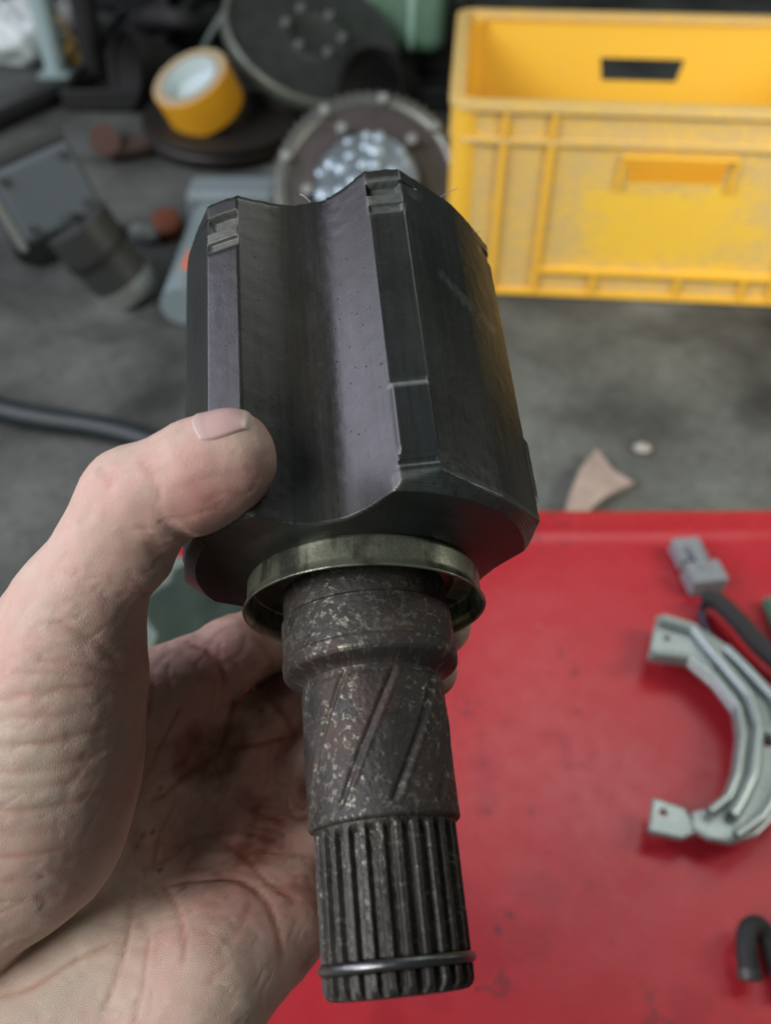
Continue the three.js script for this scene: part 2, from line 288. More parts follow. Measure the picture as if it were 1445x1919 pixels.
{ // pressed dust shield
  const pts = [[0.0185, 0.0815], [0.0225, 0.0822], [0.0248, 0.0824], [0.0260, 0.0820], [0.0264, 0.0811], [0.0264, 0.0772], [0.0266, 0.0762], [0.0271, 0.0752], [0.02735, 0.0748], [0.0270, 0.07455], [0.0266, 0.0749], [0.0260, 0.0760], [0.0257, 0.0772], [0.0257, 0.0806], [0.0252, 0.0814], [0.0225, 0.0816], [0.0185, 0.0810]];
  const g = new THREE.LatheGeometry(pts.map(([x, y]) => new THREE.Vector2(x, y)), 180), uv = g.attributes.uv;
  for (let i = 0; i < uv.count; i++) uv.setXY(i, uv.getX(i) * 3, uv.getY(i) * 0.6);
  g.translate(0, -0.079, 0).rotateZ(-0.045).translate(0, 0.079, 0);
  part('dust_shield', g, M.ring, joint);
}
{ // stub shaft: seat, shoulder and barrel with helical oil grooves
  const prof = [[0.0270, 0.0128], [0.0283, 0.0132], [0.0286, 0.0150], [0.0291, 0.01545], [0.0308, 0.01545], [0.0310, 0.01535], [0.0560, 0.01535], [0.0572, 0.0150], [0.0582, 0.0149], [0.0590, 0.0158], [0.0602, 0.0186], [0.0610, 0.0191], [0.0632, 0.01925], [0.0636, 0.0190], [0.0724, 0.0190], [0.0728, 0.0184], [0.0820, 0.0184]];
  const gr = (th, s) => { // right-handed grooves
    if (s < 0.0305 || s > 0.0585) return 0;
    const ph = th - (s - 0.044) * 34, p = 40 * DEG; let d = ((ph + 5.5 * DEG) % p + p * 1.5) % p - p / 2;
    const w = d * 0.0155 * 0.82; return -0.00055 * (Math.exp(-Math.pow(w / 0.00055, 2)) - 0.35 * Math.exp(-Math.pow((w - 0.0012) / 0.0005, 2))) * sm(0.0305, 0.032, s) * (1 - sm(0.0565, 0.0580, s));
  };
  const ss = [...range(0.0270, 0.0312, 26), ...range(0.0315, 0.0555, 96), ...range(0.0557, 0.0645, 50), ...range(0.065, 0.072, 20), ...range(0.0722, 0.073, 6), 0.082];
  const g = radial(ss, 720, (th, s) => poly(prof, s) + gr(th, s) + (fbm3(Math.sin(th) * 14, Math.cos(th) * 14, s * 900, 3) - 0.5) * 0.00016, 0.0155, 0.040);
  part('stub_shaft', g, M.shaft, joint);
}
{ // splined end
  const N = 26, tooth = (th) => { const a = Math.abs((((th / (2 * Math.PI)) * N + 100) % 1) - 0.5) * 2; return sm(0.28, 0.72, a); };   // 1 on a tooth, 0 in a gap
  const R = 0.01435, G0 = 0.0030, G1 = 0.0048;
  const rf = (th, s) => {
    const dp = 0.00125 * (1 - sm(0.0262, 0.0284, s)), t = tooth(th + 0.03);
    let r = R - dp * (1 - t) + (fbm3(Math.sin(th) * 18, Math.cos(th) * 18, s * 900, 3) - 0.5) * 0.00022;
    r -= 0.0011 * sm(G0 - 0.0002, G0, s) * (1 - sm(G1, G1 + 0.0002, s));
    const e = s + 0.0014; if (e < 0.0022) r = Math.min(r, R - 0.0023 + 0.0023 * Math.sqrt(1 - Math.pow(1 - e / 0.0022, 2)));
    return r;
  };
  const ss = [...range(-0.0014, 0.0008, 12), ...range(0.001, 0.0028, 6), ...range(0.0029, 0.0051, 14), ...range(0.0054, 0.0255, 60), ...range(0.0258, 0.0288, 16)];
  part('spline', radial(ss, 936, rf, 0.0145, 0.040, [true, false]), M.spline, joint);
  const snap = new THREE.TorusGeometry(0.01405, 0.00105, 14, 160, 355 * DEG).rotateX(Math.PI / 2).rotateY(100 * DEG).translate(0, 0.0039, 0);
  const su = snap.attributes.uv; for (let i = 0; i < su.count; i++) su.setXY(i, su.getX(i) * 2.2, su.getY(i) * 0.15);
  part('snap_ring', snap, M.wire, joint);
}
{ // lint caught on the rim and face
  joint.updateMatrixWorld(true);
  const inv = joint.matrixWorld.clone().invert(), lint = std({ rgb: [0.45, 0.45, 0.42], roughness: 0.8 });
  const strand = (px) => part('lint_fibre', tubeOf(px.map(([x, y, z]) => at(x, y, z).applyMatrix4(inv)), 0.00008, 24, 5), lint, joint);
  strand([[562, 364, 0.2135], [570, 368, 0.2115], [582, 379, 0.2105]]);
  strand([[812, 384, 0.221], [828, 368, 0.222], [858, 352, 0.224]]);
  strand([[868, 432, 0.226], [884, 436, 0.226], [902, 433, 0.227]]);
}

// ------------------------------------------------------------------ the hand
{
  // bones: photo pixel, depth and radius (m) of each end; joined by smooth minima
  const B = (a, b) => ({ a: C(a[0], a[1], a[2]), b: C(b[0], b[1], b[2]), ra: a[3], rb: b[3] });
  const thumb = [
    B([432, 852, 0.1765, 0.0090], [370, 884, 0.1775, 0.0098]), B([370, 884, 0.1775, 0.0098], [298, 926, 0.179, 0.0101]), B([298, 926, 0.179, 0.0100], [254, 946, 0.181, 0.0110]),
    B([254, 946, 0.181, 0.0111], [148, 1130, 0.188, 0.0123]), B([148, 1130, 0.188, 0.0124], [120, 1235, 0.193, 0.0156]),
    B([424, 888, 0.178, 0.0080], [372, 914, 0.1785, 0.0086]),
    B([286, 988, 0.181, 0.0052], [256, 1030, 0.183, 0.0080]),
  ];
  const thenar = [B([120, 1235, 0.193, 0.0156], [75, 1400, 0.198, 0.0200]), B([75, 1400, 0.198, 0.0202], [36, 1545, 0.202, 0.0208]), B([36, 1545, 0.202, 0.0208], [-150, 1715, 0.206, 0.0215]), B([60, 1300, 0.205, 0.016], [-100, 1650, 0.215, 0.02])];
  const palm = [
    B([318, 1292, 0.243, 0.0112], [150, 1850, 0.224, 0.0165]), B([425, 1405, 0.248, 0.0112], [240, 1900, 0.226, 0.0165]), B([497, 1520, 0.247, 0.0108], [320, 1940, 0.223, 0.0155]),
    B([545, 1625, 0.238, 0.0105], [512, 1720, 0.226, 0.0122]), B([512, 1720, 0.226, 0.0122], [385, 1810, 0.213, 0.0150]), B([385, 1810, 0.213, 0.0150], [240, 2080, 0.205, 0.019]),
    B([150, 1850, 0.222, 0.0165], [60, 2150, 0.21, 0.022]), B([240, 2080, 0.205, 0.019], [100, 2300, 0.205, 0.024]), B([200, 1800, 0.212, 0.0105], [-60, 2000, 0.208, 0.020]),
    B([230, 1350, 0.226, 0.011], [180, 1600, 0.222, 0.013]),
  ];
  const fingers = [
    [B([315, 1288, 0.243, 0.0108], [445, 1220, 0.252, 0.0097]), B([445, 1220, 0.252, 0.0097], [600, 1165, 0.262, 0.0094]), B([600, 1165, 0.262, 0.009], [800, 1075, 0.262, 0.0082])],
    [B([425, 1405, 0.248, 0.0104], [520, 1330, 0.257, 0.0089]), B([520, 1330, 0.257, 0.0089], [650, 1250, 0.260, 0.0090]), B([650, 1250, 0.260, 0.0090], [780, 1190, 0.244, 0.0082]), B([780, 1190, 0.244, 0.0082], [828, 1172, 0.228, 0.0076])],
    [B([497, 1520, 0.247, 0.0102], [575, 1440, 0.254, 0.0087]), B([575, 1440, 0.254, 0.0087], [680, 1345, 0.250, 0.0086]), B([680, 1345, 0.250, 0.0086], [770, 1280, 0.236, 0.0078]), B([770, 1280, 0.236, 0.0078], [802, 1254, 0.222, 0.0072])],
    [B([545, 1625, 0.238, 0.0100], [640, 1530, 0.243, 0.0086]), B([640, 1530, 0.243, 0.0085], [720, 1450, 0.236, 0.0076]), B([720, 1450, 0.236, 0.0076], [765, 1400, 0.222, 0.0068])],
  ];
  const cap = (p, o) => { const ax = o.b.x - o.a.x, ay = o.b.y - o.a.y, az = o.b.z - o.a.z, qx = p.x - o.a.x, qy = p.y - o.a.y, qz = p.z - o.a.z; const t = Math.min(1, Math.max(0, (qx * ax + qy * ay + qz * az) / (ax * ax + ay * ay + az * az))); return Math.hypot(qx - ax * t, qy - ay * t, qz - az * t) - lerp(o.ra, o.rb, t); };
  const group = (p, list, k) => { let d = 1; for (const o of list) d = smin(d, cap(p, o), k); return d; };
  function base(p) {
    const th = group(p, thumb, 0.0042), tn = group(p, thenar, 0.012);
    let d = smin(th, tn, 0.010);
    let pl = group(p, palm, 0.013);
    let fg = 1; for (const f of fingers) fg = smin(fg, group(p, f, 0.004), 0.0016);
    pl = smin(pl, fg, 0.0042);
    return smin(d, pl, 0.0024);
  }
  const seam = (p) => { const a = smin(group(p, thumb, 0.0042), group(p, thenar, 0.012), 0.010); let b = group(p, palm, 0.013); for (const f of fingers) b = Math.min(b, group(p, f, 0.004)); return Math.exp(-Math.pow((a - b) / 0.0009, 2)); };
  const march = (px, py, f = base) => { const dir = C(px, py, 1).normalize(), p = V(); let t = 0.13; for (let i = 0; i < 120; i++) { p.copy(dir).multiplyScalar(t); const d = f(p); if (d < 0.00005) return p; t += d * 0.8; if (t > 0.36) return null; } return p; };
  // skin folds: polylines traced over the surface [width, depth, points]
  const folds = [
    [0.0009, 0.0055, [[362, 1020], [352, 1010], [338, 1000], [318, 985], [298, 965], [280, 940]], 1], [0.0006, 0.0006, [[255, 975], [285, 1010], [310, 1042], [318, 1070]]], [0.0007, 0.0005, [[268, 1010], [290, 1035], [308, 1052]]],
    [0.0008, 0.0005, [[230, 1060], [262, 1100], [280, 1130]]], [0.0010, 0.0005, [[180, 870], [200, 895], [206, 915]]], [0.0008, 0.0004, [[255, 855], [290, 900], [300, 950]]],
    [0.0009, 0.0006, [[80, 1165], [140, 1180], [190, 1210], [225, 1245]]], [0.0009, 0.0005, [[60, 1235], [120, 1240], [190, 1255], [245, 1270]]],
    [0.0010, 0.0006, [[-60, 1318], [10, 1308], [80, 1295], [160, 1288], [245, 1288]]], [0.0009, 0.0005, [[-60, 1358], [0, 1350], [90, 1340], [200, 1336]]], [0.0011, 0.0008, [[-60, 1402], [0, 1398], [70, 1392], [140, 1380], [235, 1350]]],
    [0.0010, 0.0007, [[-60, 1448], [0, 1445], [80, 1440], [150, 1425], [225, 1395]]], [0.0011, 0.0008, [[-60, 1524], [0, 1522], [70, 1515], [140, 1500], [225, 1470]]], [0.0009, 0.0004, [[-60, 1560], [0, 1562], [70, 1556], [150, 1540]]], [0.0010, 0.0006, [[-60, 1608], [0, 1605], [60, 1600], [150, 1580]]], [0.0009, 0.0005, [[-60, 1655], [0, 1650], [60, 1645], [150, 1622]]],
    [0.0009, 0.0006, [[-60, 1695], [0, 1690], [60, 1684], [130, 1668]]], [0.0008, 0.0004, [[-40, 1270], [40, 1262], [120, 1262], [200, 1270]]], [0.0008, 0.0004, [[-40, 1480], [60, 1478], [130, 1465], [200, 1440]]],
    [0.0009, 0.0011, [[245, 1520], [300, 1495], [360, 1445], [420, 1408], [500, 1392], [560, 1378]]], [0.0010, 0.0013, [[446, 1292], [432, 1335], [424, 1370], [405, 1420]]],
    [0.0009, 0.0011, [[300, 1662], [380, 1650], [450, 1652], [500, 1690], [528, 1780], [530, 1810]]], [0.0009, 0.0008, [[300, 1650], [330, 1700], [345, 1770], [342, 1810]]],
    [0.0008, 0.0007, [[250, 1650], [238, 1760], [212, 1850], [190, 1900]]], [0.0008, 0.0006, [[280, 1740], [270, 1830], [250, 1930]]], [0.0008, 0.0007, [[380, 1560], [450, 1600], [500, 1650], [570, 1700]]],
    [0.0008, 0.0009, [[268, 1215], [285, 1290], [272, 1360], [258, 1440]]], [0.0008, 0.0008, [[345, 1310], [300, 1400], [265, 1480]]], [0.0009, 0.0010, [[340, 1195], [405, 1235], [425, 1290]]],
    [0.0008, 0.0007, [[350, 1480], [300, 1560], [285, 1640]]], [0.0009, 0.0009, [[-60, 1890], [0, 1868], [60, 1850], [140, 1800], [250, 1752]]], [0.0008, 0.0005, [[300, 1600], [420, 1560], [540, 1580]]], [0.0008, 0.0005, [[420, 1780], [460, 1720], [470, 1680]]],
    [0.0009, 0.0010, [[470, 1182], [500, 1222], [515, 1262]]], [0.0009, 0.0010, [[500, 1305], [535, 1345], [556, 1385]]], [0.0008, 0.0006, [[360, 1560], [330, 1600], [250, 1640]]], [0.0008, 0.0006, [[430, 1480], [470, 1520], [540, 1540]]],
  ].map(([w, d, pts, open]) => {
    const c = new THREE.CatmullRomCurve3(pts.map(([x, y]) => V(x, y, 0))), q = c.getPoints(pts.length * 4).map((v) => march(v.x, v.y)).filter(Boolean), segs = [];
    for (let i = 1; i < q.length; i++) if (q[i].distanceTo(q[i - 1]) < 0.015) segs.push([q[i - 1].clone(), q[i].clone()]);
    const lo = V(1, 1, 1), hi = V(-1, -1, -1); q.forEach((v) => { lo.min(v); hi.max(v); });
    return { w, d, segs, open, lo: lo.addScalar(-w * 3), hi: hi.addScalar(w * 3), n: segs.length };
  });
  const segD = (p, a, b) => { const ax = b.x - a.x, ay = b.y - a.y, az = b.z - a.z, l = ax * ax + ay * ay + az * az + 1e-12, t = Math.min(1, Math.max(0, ((p.x - a.x) * ax + (p.y - a.y) * ay + (p.z - a.z) * az) / l)); return Math.hypot(p.x - a.x - ax * t, p.y - a.y - ay * t, p.z - a.z - az * t); };
  function fold(p) { // [depth, 0..1]
    let s = 0, m = 0;
    for (const f of folds) { if (p.x < f.lo.x || p.x > f.hi.x || p.y < f.lo.y || p.y > f.hi.y || p.z < f.lo.z || p.z > f.hi.z) continue; let d = 1, at_ = 0; f.segs.forEach(([a, b], i) => { const e = segD(p, a, b); if (e < d) { d = e; at_ = (i + 0.5) / f.n; } }); const k = Math.exp(-Math.pow(d / f.w, 2)) * (f.open ? 1 : sm(0, 0.12, at_)) * (f.open ? (1 - at_) ** 1.5 : 1 - sm(0.88, 1, at_)); s += 0.42 * f.d * k; m = Math.max(m, k * k * Math.min(1, f.d / 0.001)); }
    return [s, Math.min(1, m)];
  }
  const net = (p, f, sx) => { const wx = fbm3(p.x * f * 0.5 + 3, p.y * f * 0.5, p.z * f * 0.5, 2) * 1.6, n = noise3(p.x * f * sx + wx, p.y * f + wx, p.z * f); return Math.pow(Math.max(0, 1 - Math.abs(2 * n - 1) * 5), 2); };
  const wrinkle = (p) => { const inP = sm(0.203, 0.222, p.z); return Math.max(inP * net(p, 210, 1) * 0.9, inP * net(p, 95, 1.3), (1 - inP) * net(p, 260, 0.35) * 0.55); };
  const skin = (p) => base(p) + 0.00034 * wrinkle(p) + 0.0009 * sm(0.205, 0.225, p.z) * (noise3(p.x * 120 + 8, p.y * 120, p.z * 120) - 0.5) + fold(p)[0] + (fbm3(p.x * 260, p.y * 260, p.z * 260, 3) - 0.5) * 0.00045 + (fbm3(p.x * 70, p.y * 70, p.z * 70, 2) - 0.5) * 0.0008;
  // surface nets over a sparse grid
  function nets(f, lo, hi, h) {
    const nx = Math.ceil((hi.x - lo.x) / h), ny = Math.ceil((hi.y - lo.y) / h), nz = Math.ceil((hi.z - lo.z) / h), K = 6, vals = new Float32Array((nx + 1) * (ny + 1) * (nz + 1)).fill(9), I = (x, y, z) => (z * (ny + 1) + y) * (nx + 1) + x, p = V();
    for (let Z = 0; Z <= nz; Z += K) for (let Y = 0; Y <= ny; Y += K) for (let X = 0; X <= nx; X += K) {
      p.set(lo.x + (X + K / 2) * h, lo.y + (Y + K / 2) * h, lo.z + (Z + K / 2) * h); const d = base(p);
      const near = Math.abs(d) < K * h * 1.15 + 0.002;
      for (let z = Z; z < Math.min(Z + K, nz + 1); z++) for (let y = Y; y < Math.min(Y + K, ny + 1); y++) for (let x = X; x < Math.min(X + K, nx + 1); x++) vals[I(x, y, z)] = near ? f(p.set(lo.x + x * h, lo.y + y * h, lo.z + z * h)) : d;
    }
    const vid = new Int32Array(vals.length).fill(-1), pos = [], idx = [], corner = [];
    for (let k = 0; k < 8; k++) corner.push([k & 1, (k >> 1) & 1, k >> 2]);
    for (let z = 0; z < nz; z++) for (let y = 0; y < ny; y++) for (let x = 0; x < nx; x++) {
      let s = 0; const v = []; for (const [i, j, k] of corner) { const q = vals[I(x + i, y + j, z + k)]; v.push(q); if (q < 0) s++; }
      if (s === 0 || s === 8) continue;
      let cx = 0, cy = 0, cz = 0, n = 0;
      for (let a = 0; a < 8; a++) for (let ax = 0; ax < 3; ax++) { const b = a | (1 << ax); if (b === a) continue; if ((v[a] < 0) === (v[b] < 0)) continue; const t = v[a] / (v[a] - v[b]); cx += lerp(corner[a][0], corner[b][0], t); cy += lerp(corner[a][1], corner[b][1], t); cz += lerp(corner[a][2], corner[b][2], t); n++; }
      vid[I(x, y, z)] = pos.length / 3; pos.push(lo.x + (x + cx / n) * h, lo.y + (y + cy / n) * h, lo.z + (z + cz / n) * h);
    }
    const quad = (a, b, c, d, flip) => { if (a < 0 || b < 0 || c < 0 || d < 0) return; flip ? idx.push(a, c, b, a, d, c) : idx.push(a, b, c, a, c, d); };
    for (let z = 1; z < nz; z++) for (let y = 1; y < ny; y++) for (let x = 1; x < nx; x++) {
      const v0 = vals[I(x, y, z)] < 0;
      if (v0 !== vals[I(x + 1, y, z)] < 0) quad(vid[I(x, y - 1, z - 1)], vid[I(x, y, z - 1)], vid[I(x, y, z)], vid[I(x, y - 1, z)], !v0);
      if (v0 !== vals[I(x, y + 1, z)] < 0) quad(vid[I(x - 1, y, z - 1)], vid[I(x - 1, y, z)], vid[I(x, y, z)], vid[I(x, y, z - 1)], !v0);
      if (v0 !== vals[I(x, y, z + 1)] < 0) quad(vid[I(x - 1, y - 1, z)], vid[I(x, y - 1, z)], vid[I(x, y, z)], vid[I(x - 1, y, z)], !v0);
    }
    return { pos, idx };
  }
  const lo = C(-330, 1000, 0.2).setY(-0.175).setZ(0.155), hi = V(0.040, 0.028, 0.282); lo.x = -0.135;
  const { pos, idx } = nets(skin, lo, hi, 0.0011);
  const n = pos.length / 3, nor = new Float32Array(n * 3), col = new Float32Array(n * 3), p = V(), e = 0.0007;
  const blot = [[410, 920, 0.013, 1.0], [380, 960, 0.012, 0.5], [470, 830, 0.006, -0.5], [180, 1180, 0.012, 0.35], [230, 1260, 0.008, 0.4], [240, 930, 0.010, 0.3], [330, 1300, 0.014, 0.6], [430, 1500, 0.014, 0.7], [470, 1620, 0.014, 0.8], [380, 1720, 0.014, 0.6], [560, 1700, 0.012, 0.4], [400, 1250, 0.012, 0.7], [250, 1850, 0.012, 0.4], [520, 1420, 0.012, 0.4], [30, 1470, 0.012, -0.3], [200, 1780, 0.014, -0.6], [80, 1900, 0.014, -0.4], [330, 1600, 0.012, -0.3]].map(([x, y, r, k]) => ({ p: march(x, y)?.clone(), r, k })).filter((b) => b.p);
  const dirtSpots = [[490, 1330], [268, 1568], [285, 1560], [345, 1665], [300, 1630], [410, 1650], [300, 1480], [255, 1585]].map(([x, y]) => march(x, y)?.clone()).filter(Boolean);
  for (let i = 0; i < n; i++) {
    p.set(pos[i * 3], pos[i * 3 + 1], pos[i * 3 + 2]);
    const q = V(), g = ['x', 'y', 'z'].map((a) => { q.copy(p); q[a] += e; const u = skin(q); q[a] -= 2 * e; return u - skin(q); }), l = Math.hypot(...g);
    for (let c = 0; c < 3; c++) nor[i * 3 + c] = g[c] / l;
    let red = (0.8 + 0.35 * sm(0.203, 0.222, p.z)) * (fbm3(p.x * 95, p.y * 95, p.z * 95, 3) - 0.5) + 0.5 * (fbm3(p.x * 330 + 9, p.y * 330, p.z * 330, 2) - 0.5);
    for (const b of blot) red += b.k * 0.5 * Math.exp(-Math.pow(p.distanceTo(b.p) / b.r, 2));
    const f = Math.min(1, fold(p)[1] + 0.3 * wrinkle(p) * (0.4 + 0.6 * sm(0.203, 0.222, p.z)) + 0.7 * seam(p)); let dirt = 0; for (const s of dirtSpots) dirt = Math.max(dirt, 1 - sm(0.0003, 0.0009, p.distanceTo(s)));
    // painted shade over the hollow of the palm, mixed with patches of dirt
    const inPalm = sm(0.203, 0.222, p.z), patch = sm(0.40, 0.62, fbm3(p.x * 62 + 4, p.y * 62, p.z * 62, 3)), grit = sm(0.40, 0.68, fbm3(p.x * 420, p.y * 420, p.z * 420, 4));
    const shadeAndGrime = inPalm * (patch * (0.62 + 0.25 * grit) + 0.16 + 0.3 * f);
    const v = (1 - 0.22 * f) * (1 - 0.7 * dirt) * (0.95 + 0.1 * noise3(p.x * 900, p.y * 900, p.z * 900)), gm = Math.min(1, shadeAndGrime);
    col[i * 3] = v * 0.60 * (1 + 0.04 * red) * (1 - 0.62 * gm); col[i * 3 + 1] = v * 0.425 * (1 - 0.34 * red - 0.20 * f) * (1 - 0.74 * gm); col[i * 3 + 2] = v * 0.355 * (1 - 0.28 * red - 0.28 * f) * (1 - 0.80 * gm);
  }
  const g = new THREE.BufferGeometry(); g.setAttribute('position', new THREE.Float32BufferAttribute(pos, 3)); g.setAttribute('normal', new THREE.BufferAttribute(nor, 3)); g.setAttribute('color', new THREE.BufferAttribute(col, 3)); g.setIndex(idx);
  const toWorld = new THREE.Matrix4().makeScale(1, 1, -1).premultiply(camera.matrixWorld);
  g.applyMatrix4(toWorld);
  // mirrored z turns the faces over: restore the winding
  const ii = g.index.array; for (let i = 0; i < ii.length; i += 3) { const t = ii[i + 1]; ii[i + 1] = ii[i + 2]; ii[i + 2] = t; }
  const hand = thing('person_hand', "person's bare left hand with soiled palm gripping the drive joint", 'hand', at(200, 1900, 0.215));
  const skinM = std({ rgb: [1, 1, 1], vertexColors: true, roughness: 0.52, bumpMap: rep(skinBump, 1 / 0.0125), bumpScale: 0.00009, specularIntensity: 0.7, sheen: 0.15, sheenRoughness: 0.6, sheenColor: new THREE.Color(1, 0.75, 0.65) });
  const gg = boxUV(own(g, hand));
  part('skin', gg, skinM, hand);
  // thumbnail: a curved plate seated on the skin
  {
    const a = C(432, 854, 0.1765), b = C(298, 926, 0.179), ax = a.clone().sub(b).normalize(), tw = V(0, 0, -1); tw.addScaledVector(ax, -tw.dot(ax)).normalize();
    const up = ax.clone().cross(tw); if (up.y < 0) up.negate();
    const nu = 40, nv = 40, pp = [], id = [], L = 0.0104, c0 = a.clone().addScaledVector(ax, 0.0028);
    for (const side of [0, 1]) for (let i = 0; i <= nu; i++) for (let j = 0; j <= nv; j++) {
      let u = i / nu * 2 - 1, v = j / nv * 2 - 1;
      // rounded outline: squash the square
      const su = u * Math.sqrt(1 - v * v * 0.36), sv = v * Math.sqrt(1 - u * u * (u > 0 ? 0.16 : 0.26));
      const ang = (64 + 47 * sv) * DEG, dir = tw.clone().multiplyScalar(Math.cos(ang)).addScaledVector(up, Math.sin(ang)), q = c0.clone().addScaledVector(ax, su * L / 2), s = q.clone().addScaledVector(dir, 0.02);
      for (let k = 0; k < 60; k++) { const d = base(s); if (d < 1e-5) break; s.addScaledVector(dir, -d * 0.7); }
      const rim = Math.max(Math.abs(u), Math.abs(v)), lift = side ? -0.0012 : 0.0003 - 0.0006 * sm(0.93, 1, rim) + 0.0001 * sm(0.5, 1, u) * (1 - sm(0.97, 1, rim));
      s.addScaledVector(dir, lift); const w = cw(s).sub(hand.position); pp.push(w.x, w.y, w.z);
    }
    const w = nv + 1, half = w * (nu + 1);
    for (const side of [0, 1]) for (let i = 0; i < nu; i++) for (let j = 0; j < nv; j++) { const k = side * half + i * w + j; side ? id.push(k, k + w, k + 1, k + 1, k + w, k + w + 1) : id.push(k, k + 1, k + w, k + 1, k + w + 1, k + w); }
    for (let i = 0; i < nu; i++) for (const j of [0, nv]) { const k = i * w + j; id.push(k, k + w, k + half, k + w, k + w + half, k + half); }
    for (let j = 0; j < nv; j++) for (const i of [0, nu]) { const k = i * w + j; id.push(k, k + 1, k + half, k + 1, k + 1 + half, k + half); }
    const ng = new THREE.BufferGeometry(); ng.setAttribute('position', new THREE.Float32BufferAttribute(pp, 3)); ng.setIndex(id);
    const cc = []; for (let s = 0; s < 2; s++) for (let i = 0; i <= nu; i++) for (let j = 0; j <= nv; j++) { const u = i / nu, f = sm(0.88, 0.92, u + 0.04 * (noise3(j * 0.3, 1, 1) - 0.5)), m = 1 - sm(0.10, 0.2, u); cc.push(lerp(lerp(0.55, 0.60, m), 0.66, f), lerp(lerp(0.37, 0.46, m), 0.55, f), lerp(lerp(0.345, 0.42, m), 0.46, f)); }
    ng.setAttribute('color', new THREE.Float32BufferAttribute(cc, 3)); ng.computeVertexNormals();
    part('thumbnail', ng, std({ vertexColors: true, roughness: 0.34, specularIntensity: 0.9 }), hand);
  }
}

// ------------------------------------------------------------------ yellow crate
{
  const W = 0.432, D = 0.30, H = 0.193, T = 0.0035, z0 = -0.812, x0 = 0.040, cx = x0 + W / 2;
  const crate = thing('plastic_crate', 'scuffed yellow plastic stacking crate standing open on the floor', 'crate', [cx + 0.028, 0, z0 - D / 2 + 0.006]);
  crate.rotation.y = -0.085;
  // scuffs: grey grain rubbed onto the raised plastic, leaving cleaner fields between
  const grain = (seed, clean) => tex(512, (i, x, y) => {
    const u = x / 512, v = y / 512, c = clean(u, v, (nB[i] - 0.5) * 0.28 + (nD[(i + seed) % 262144] - 0.5) * 0.2), k = 0.9 * sm(0.40, 0.70, nC[i] * 0.55 + nW[(i * 7 + seed) % 262144] * 0.5 + c * 0.42 - 0.30);
    return [lerp(0.90, 0.60, k), lerp(0.57, 0.45, k), lerp(0.06, 0.22, k)];
  });
  const frontT = grain(40, (u, v, n) => Math.max(1 - sm(-0.02, 0.24, Math.min(u - 0.24, 0.78 - u) + n * 0.7), 1 - sm(-0.04, 0.20, Math.min(v - 0.13, 0.66 - v) + n * 0.7)));
  const someT = grain(900, (u, v, n) => 0.1 + n);
  const plain = std({ rgb: [0.88, 0.52, 0.05], roughness: 0.42 });
  const mF = std({ map: frontT, roughness: 0.45 }), mS = std({ map: someT, roughness: 0.45 }), mR = std({ map: grain(77, (u, v, n) => 1.0 + n), roughness: 0.5 });
  // wall with a grip hole, lying in xy, thickness along z
  function wall(w, h, hole) {
    const s = new THREE.Shape([[-w / 2, 0], [w / 2, 0], [w / 2, h], [-w / 2, h]].map(([x, y]) => new THREE.Vector2(x, y)));
    if (hole) { const [hw, y0, y1] = hole; s.holes.push(new THREE.Path([[-hw / 2 + 0.005, y0], [-hw / 2, y1], [hw / 2, y1], [hw / 2 - 0.005, y0]].map(([x, y]) => new THREE.Vector2(x, y)))); }
    const g = new THREE.ExtrudeGeometry(s, { depth: T, bevelEnabled: false }), uv = g.attributes.uv; for (let i = 0; i < uv.count; i++) uv.setXY(i, uv.getX(i) / w + 0.5, uv.getY(i) / h); return g;
  }
  const hole = [0.096, H - 0.073, H - 0.048], zf = D / 2;
  part('front_wall', wall(W - 0.016, H - 0.006, hole).translate(0, 0.002, zf - 0.008 - T), mF, crate);
  part('back_wall', wall(W - 0.016, H - 0.006, hole).translate(0, 0.002, -zf + 0.008), mS, crate);
  for (const s of [-1, 1]) part('side_wall', wall(D - 0.024, H - 0.006, null).rotateY(Math.PI / 2).translate(s * (W / 2 - 0.008) - (s > 0 ? T : 0), 0.002, 0), mS, crate);
  part('bottom', rbox(W - 0.02, 0.004, D - 0.02, 0.001).translate(0, 0.006, 0), plain, crate);
  // rim band and lip (corners rounded)
  const ring = (w, d, r, w2, d2, r2, h, y) => {
    const rr = (P_, w_, d_, r_) => { P_.moveTo(-w_ / 2 + r_, -d_ / 2); P_.lineTo(w_ / 2 - r_, -d_ / 2); P_.absarc(w_ / 2 - r_, -d_ / 2 + r_, r_, -Math.PI / 2, 0); P_.absarc(w_ / 2 - r_, d_ / 2 - r_, r_, 0, Math.PI / 2); P_.absarc(-w_ / 2 + r_, d_ / 2 - r_, r_, Math.PI / 2, Math.PI); P_.absarc(-w_ / 2 + r_, -d_ / 2 + r_, r_, Math.PI, 1.5 * Math.PI); return P_; };
    const s = rr(new THREE.Shape(), w, d, r); s.holes.push(rr(new THREE.Path(), w2, d2, r2));
    return boxUV(new THREE.ExtrudeGeometry(s, { depth: h, bevelEnabled: true, bevelSize: 0.0012, bevelThickness: 0.0012, bevelSegments: 2, curveSegments: 10 }).rotateX(-Math.PI / 2).translate(0, y, 0));
  };
  const mRim = mR.clone(); mRim.map = rep(mR.map, 6);
  part('rim', ring(W - 0.004, D - 0.004, 0.022, W - 0.028, D - 0.028, 0.012, 0.006, H - 0.0075), mRim, crate);
  part('rim_skirt', ring(W - 0.006, D - 0.006, 0.021, W - 0.013, D - 0.013, 0.018, 0.003, H - 0.036), mRim, crate);
  const rib = (w, h, d, x, y, z) => part('rib', rbox(w, h, d, 0.0012, 1).translate(x, y, z), plain, crate);
  for (const x of [-0.163, -0.119, 0.119, 0.163]) { rib(0.0055, H - 0.04, 0.009, x, (H - 0.04) / 2 + 0.003, zf - 0.0055); rib(0.0045, 0.024, 0.007, x, H - 0.021, zf - 0.0048); }
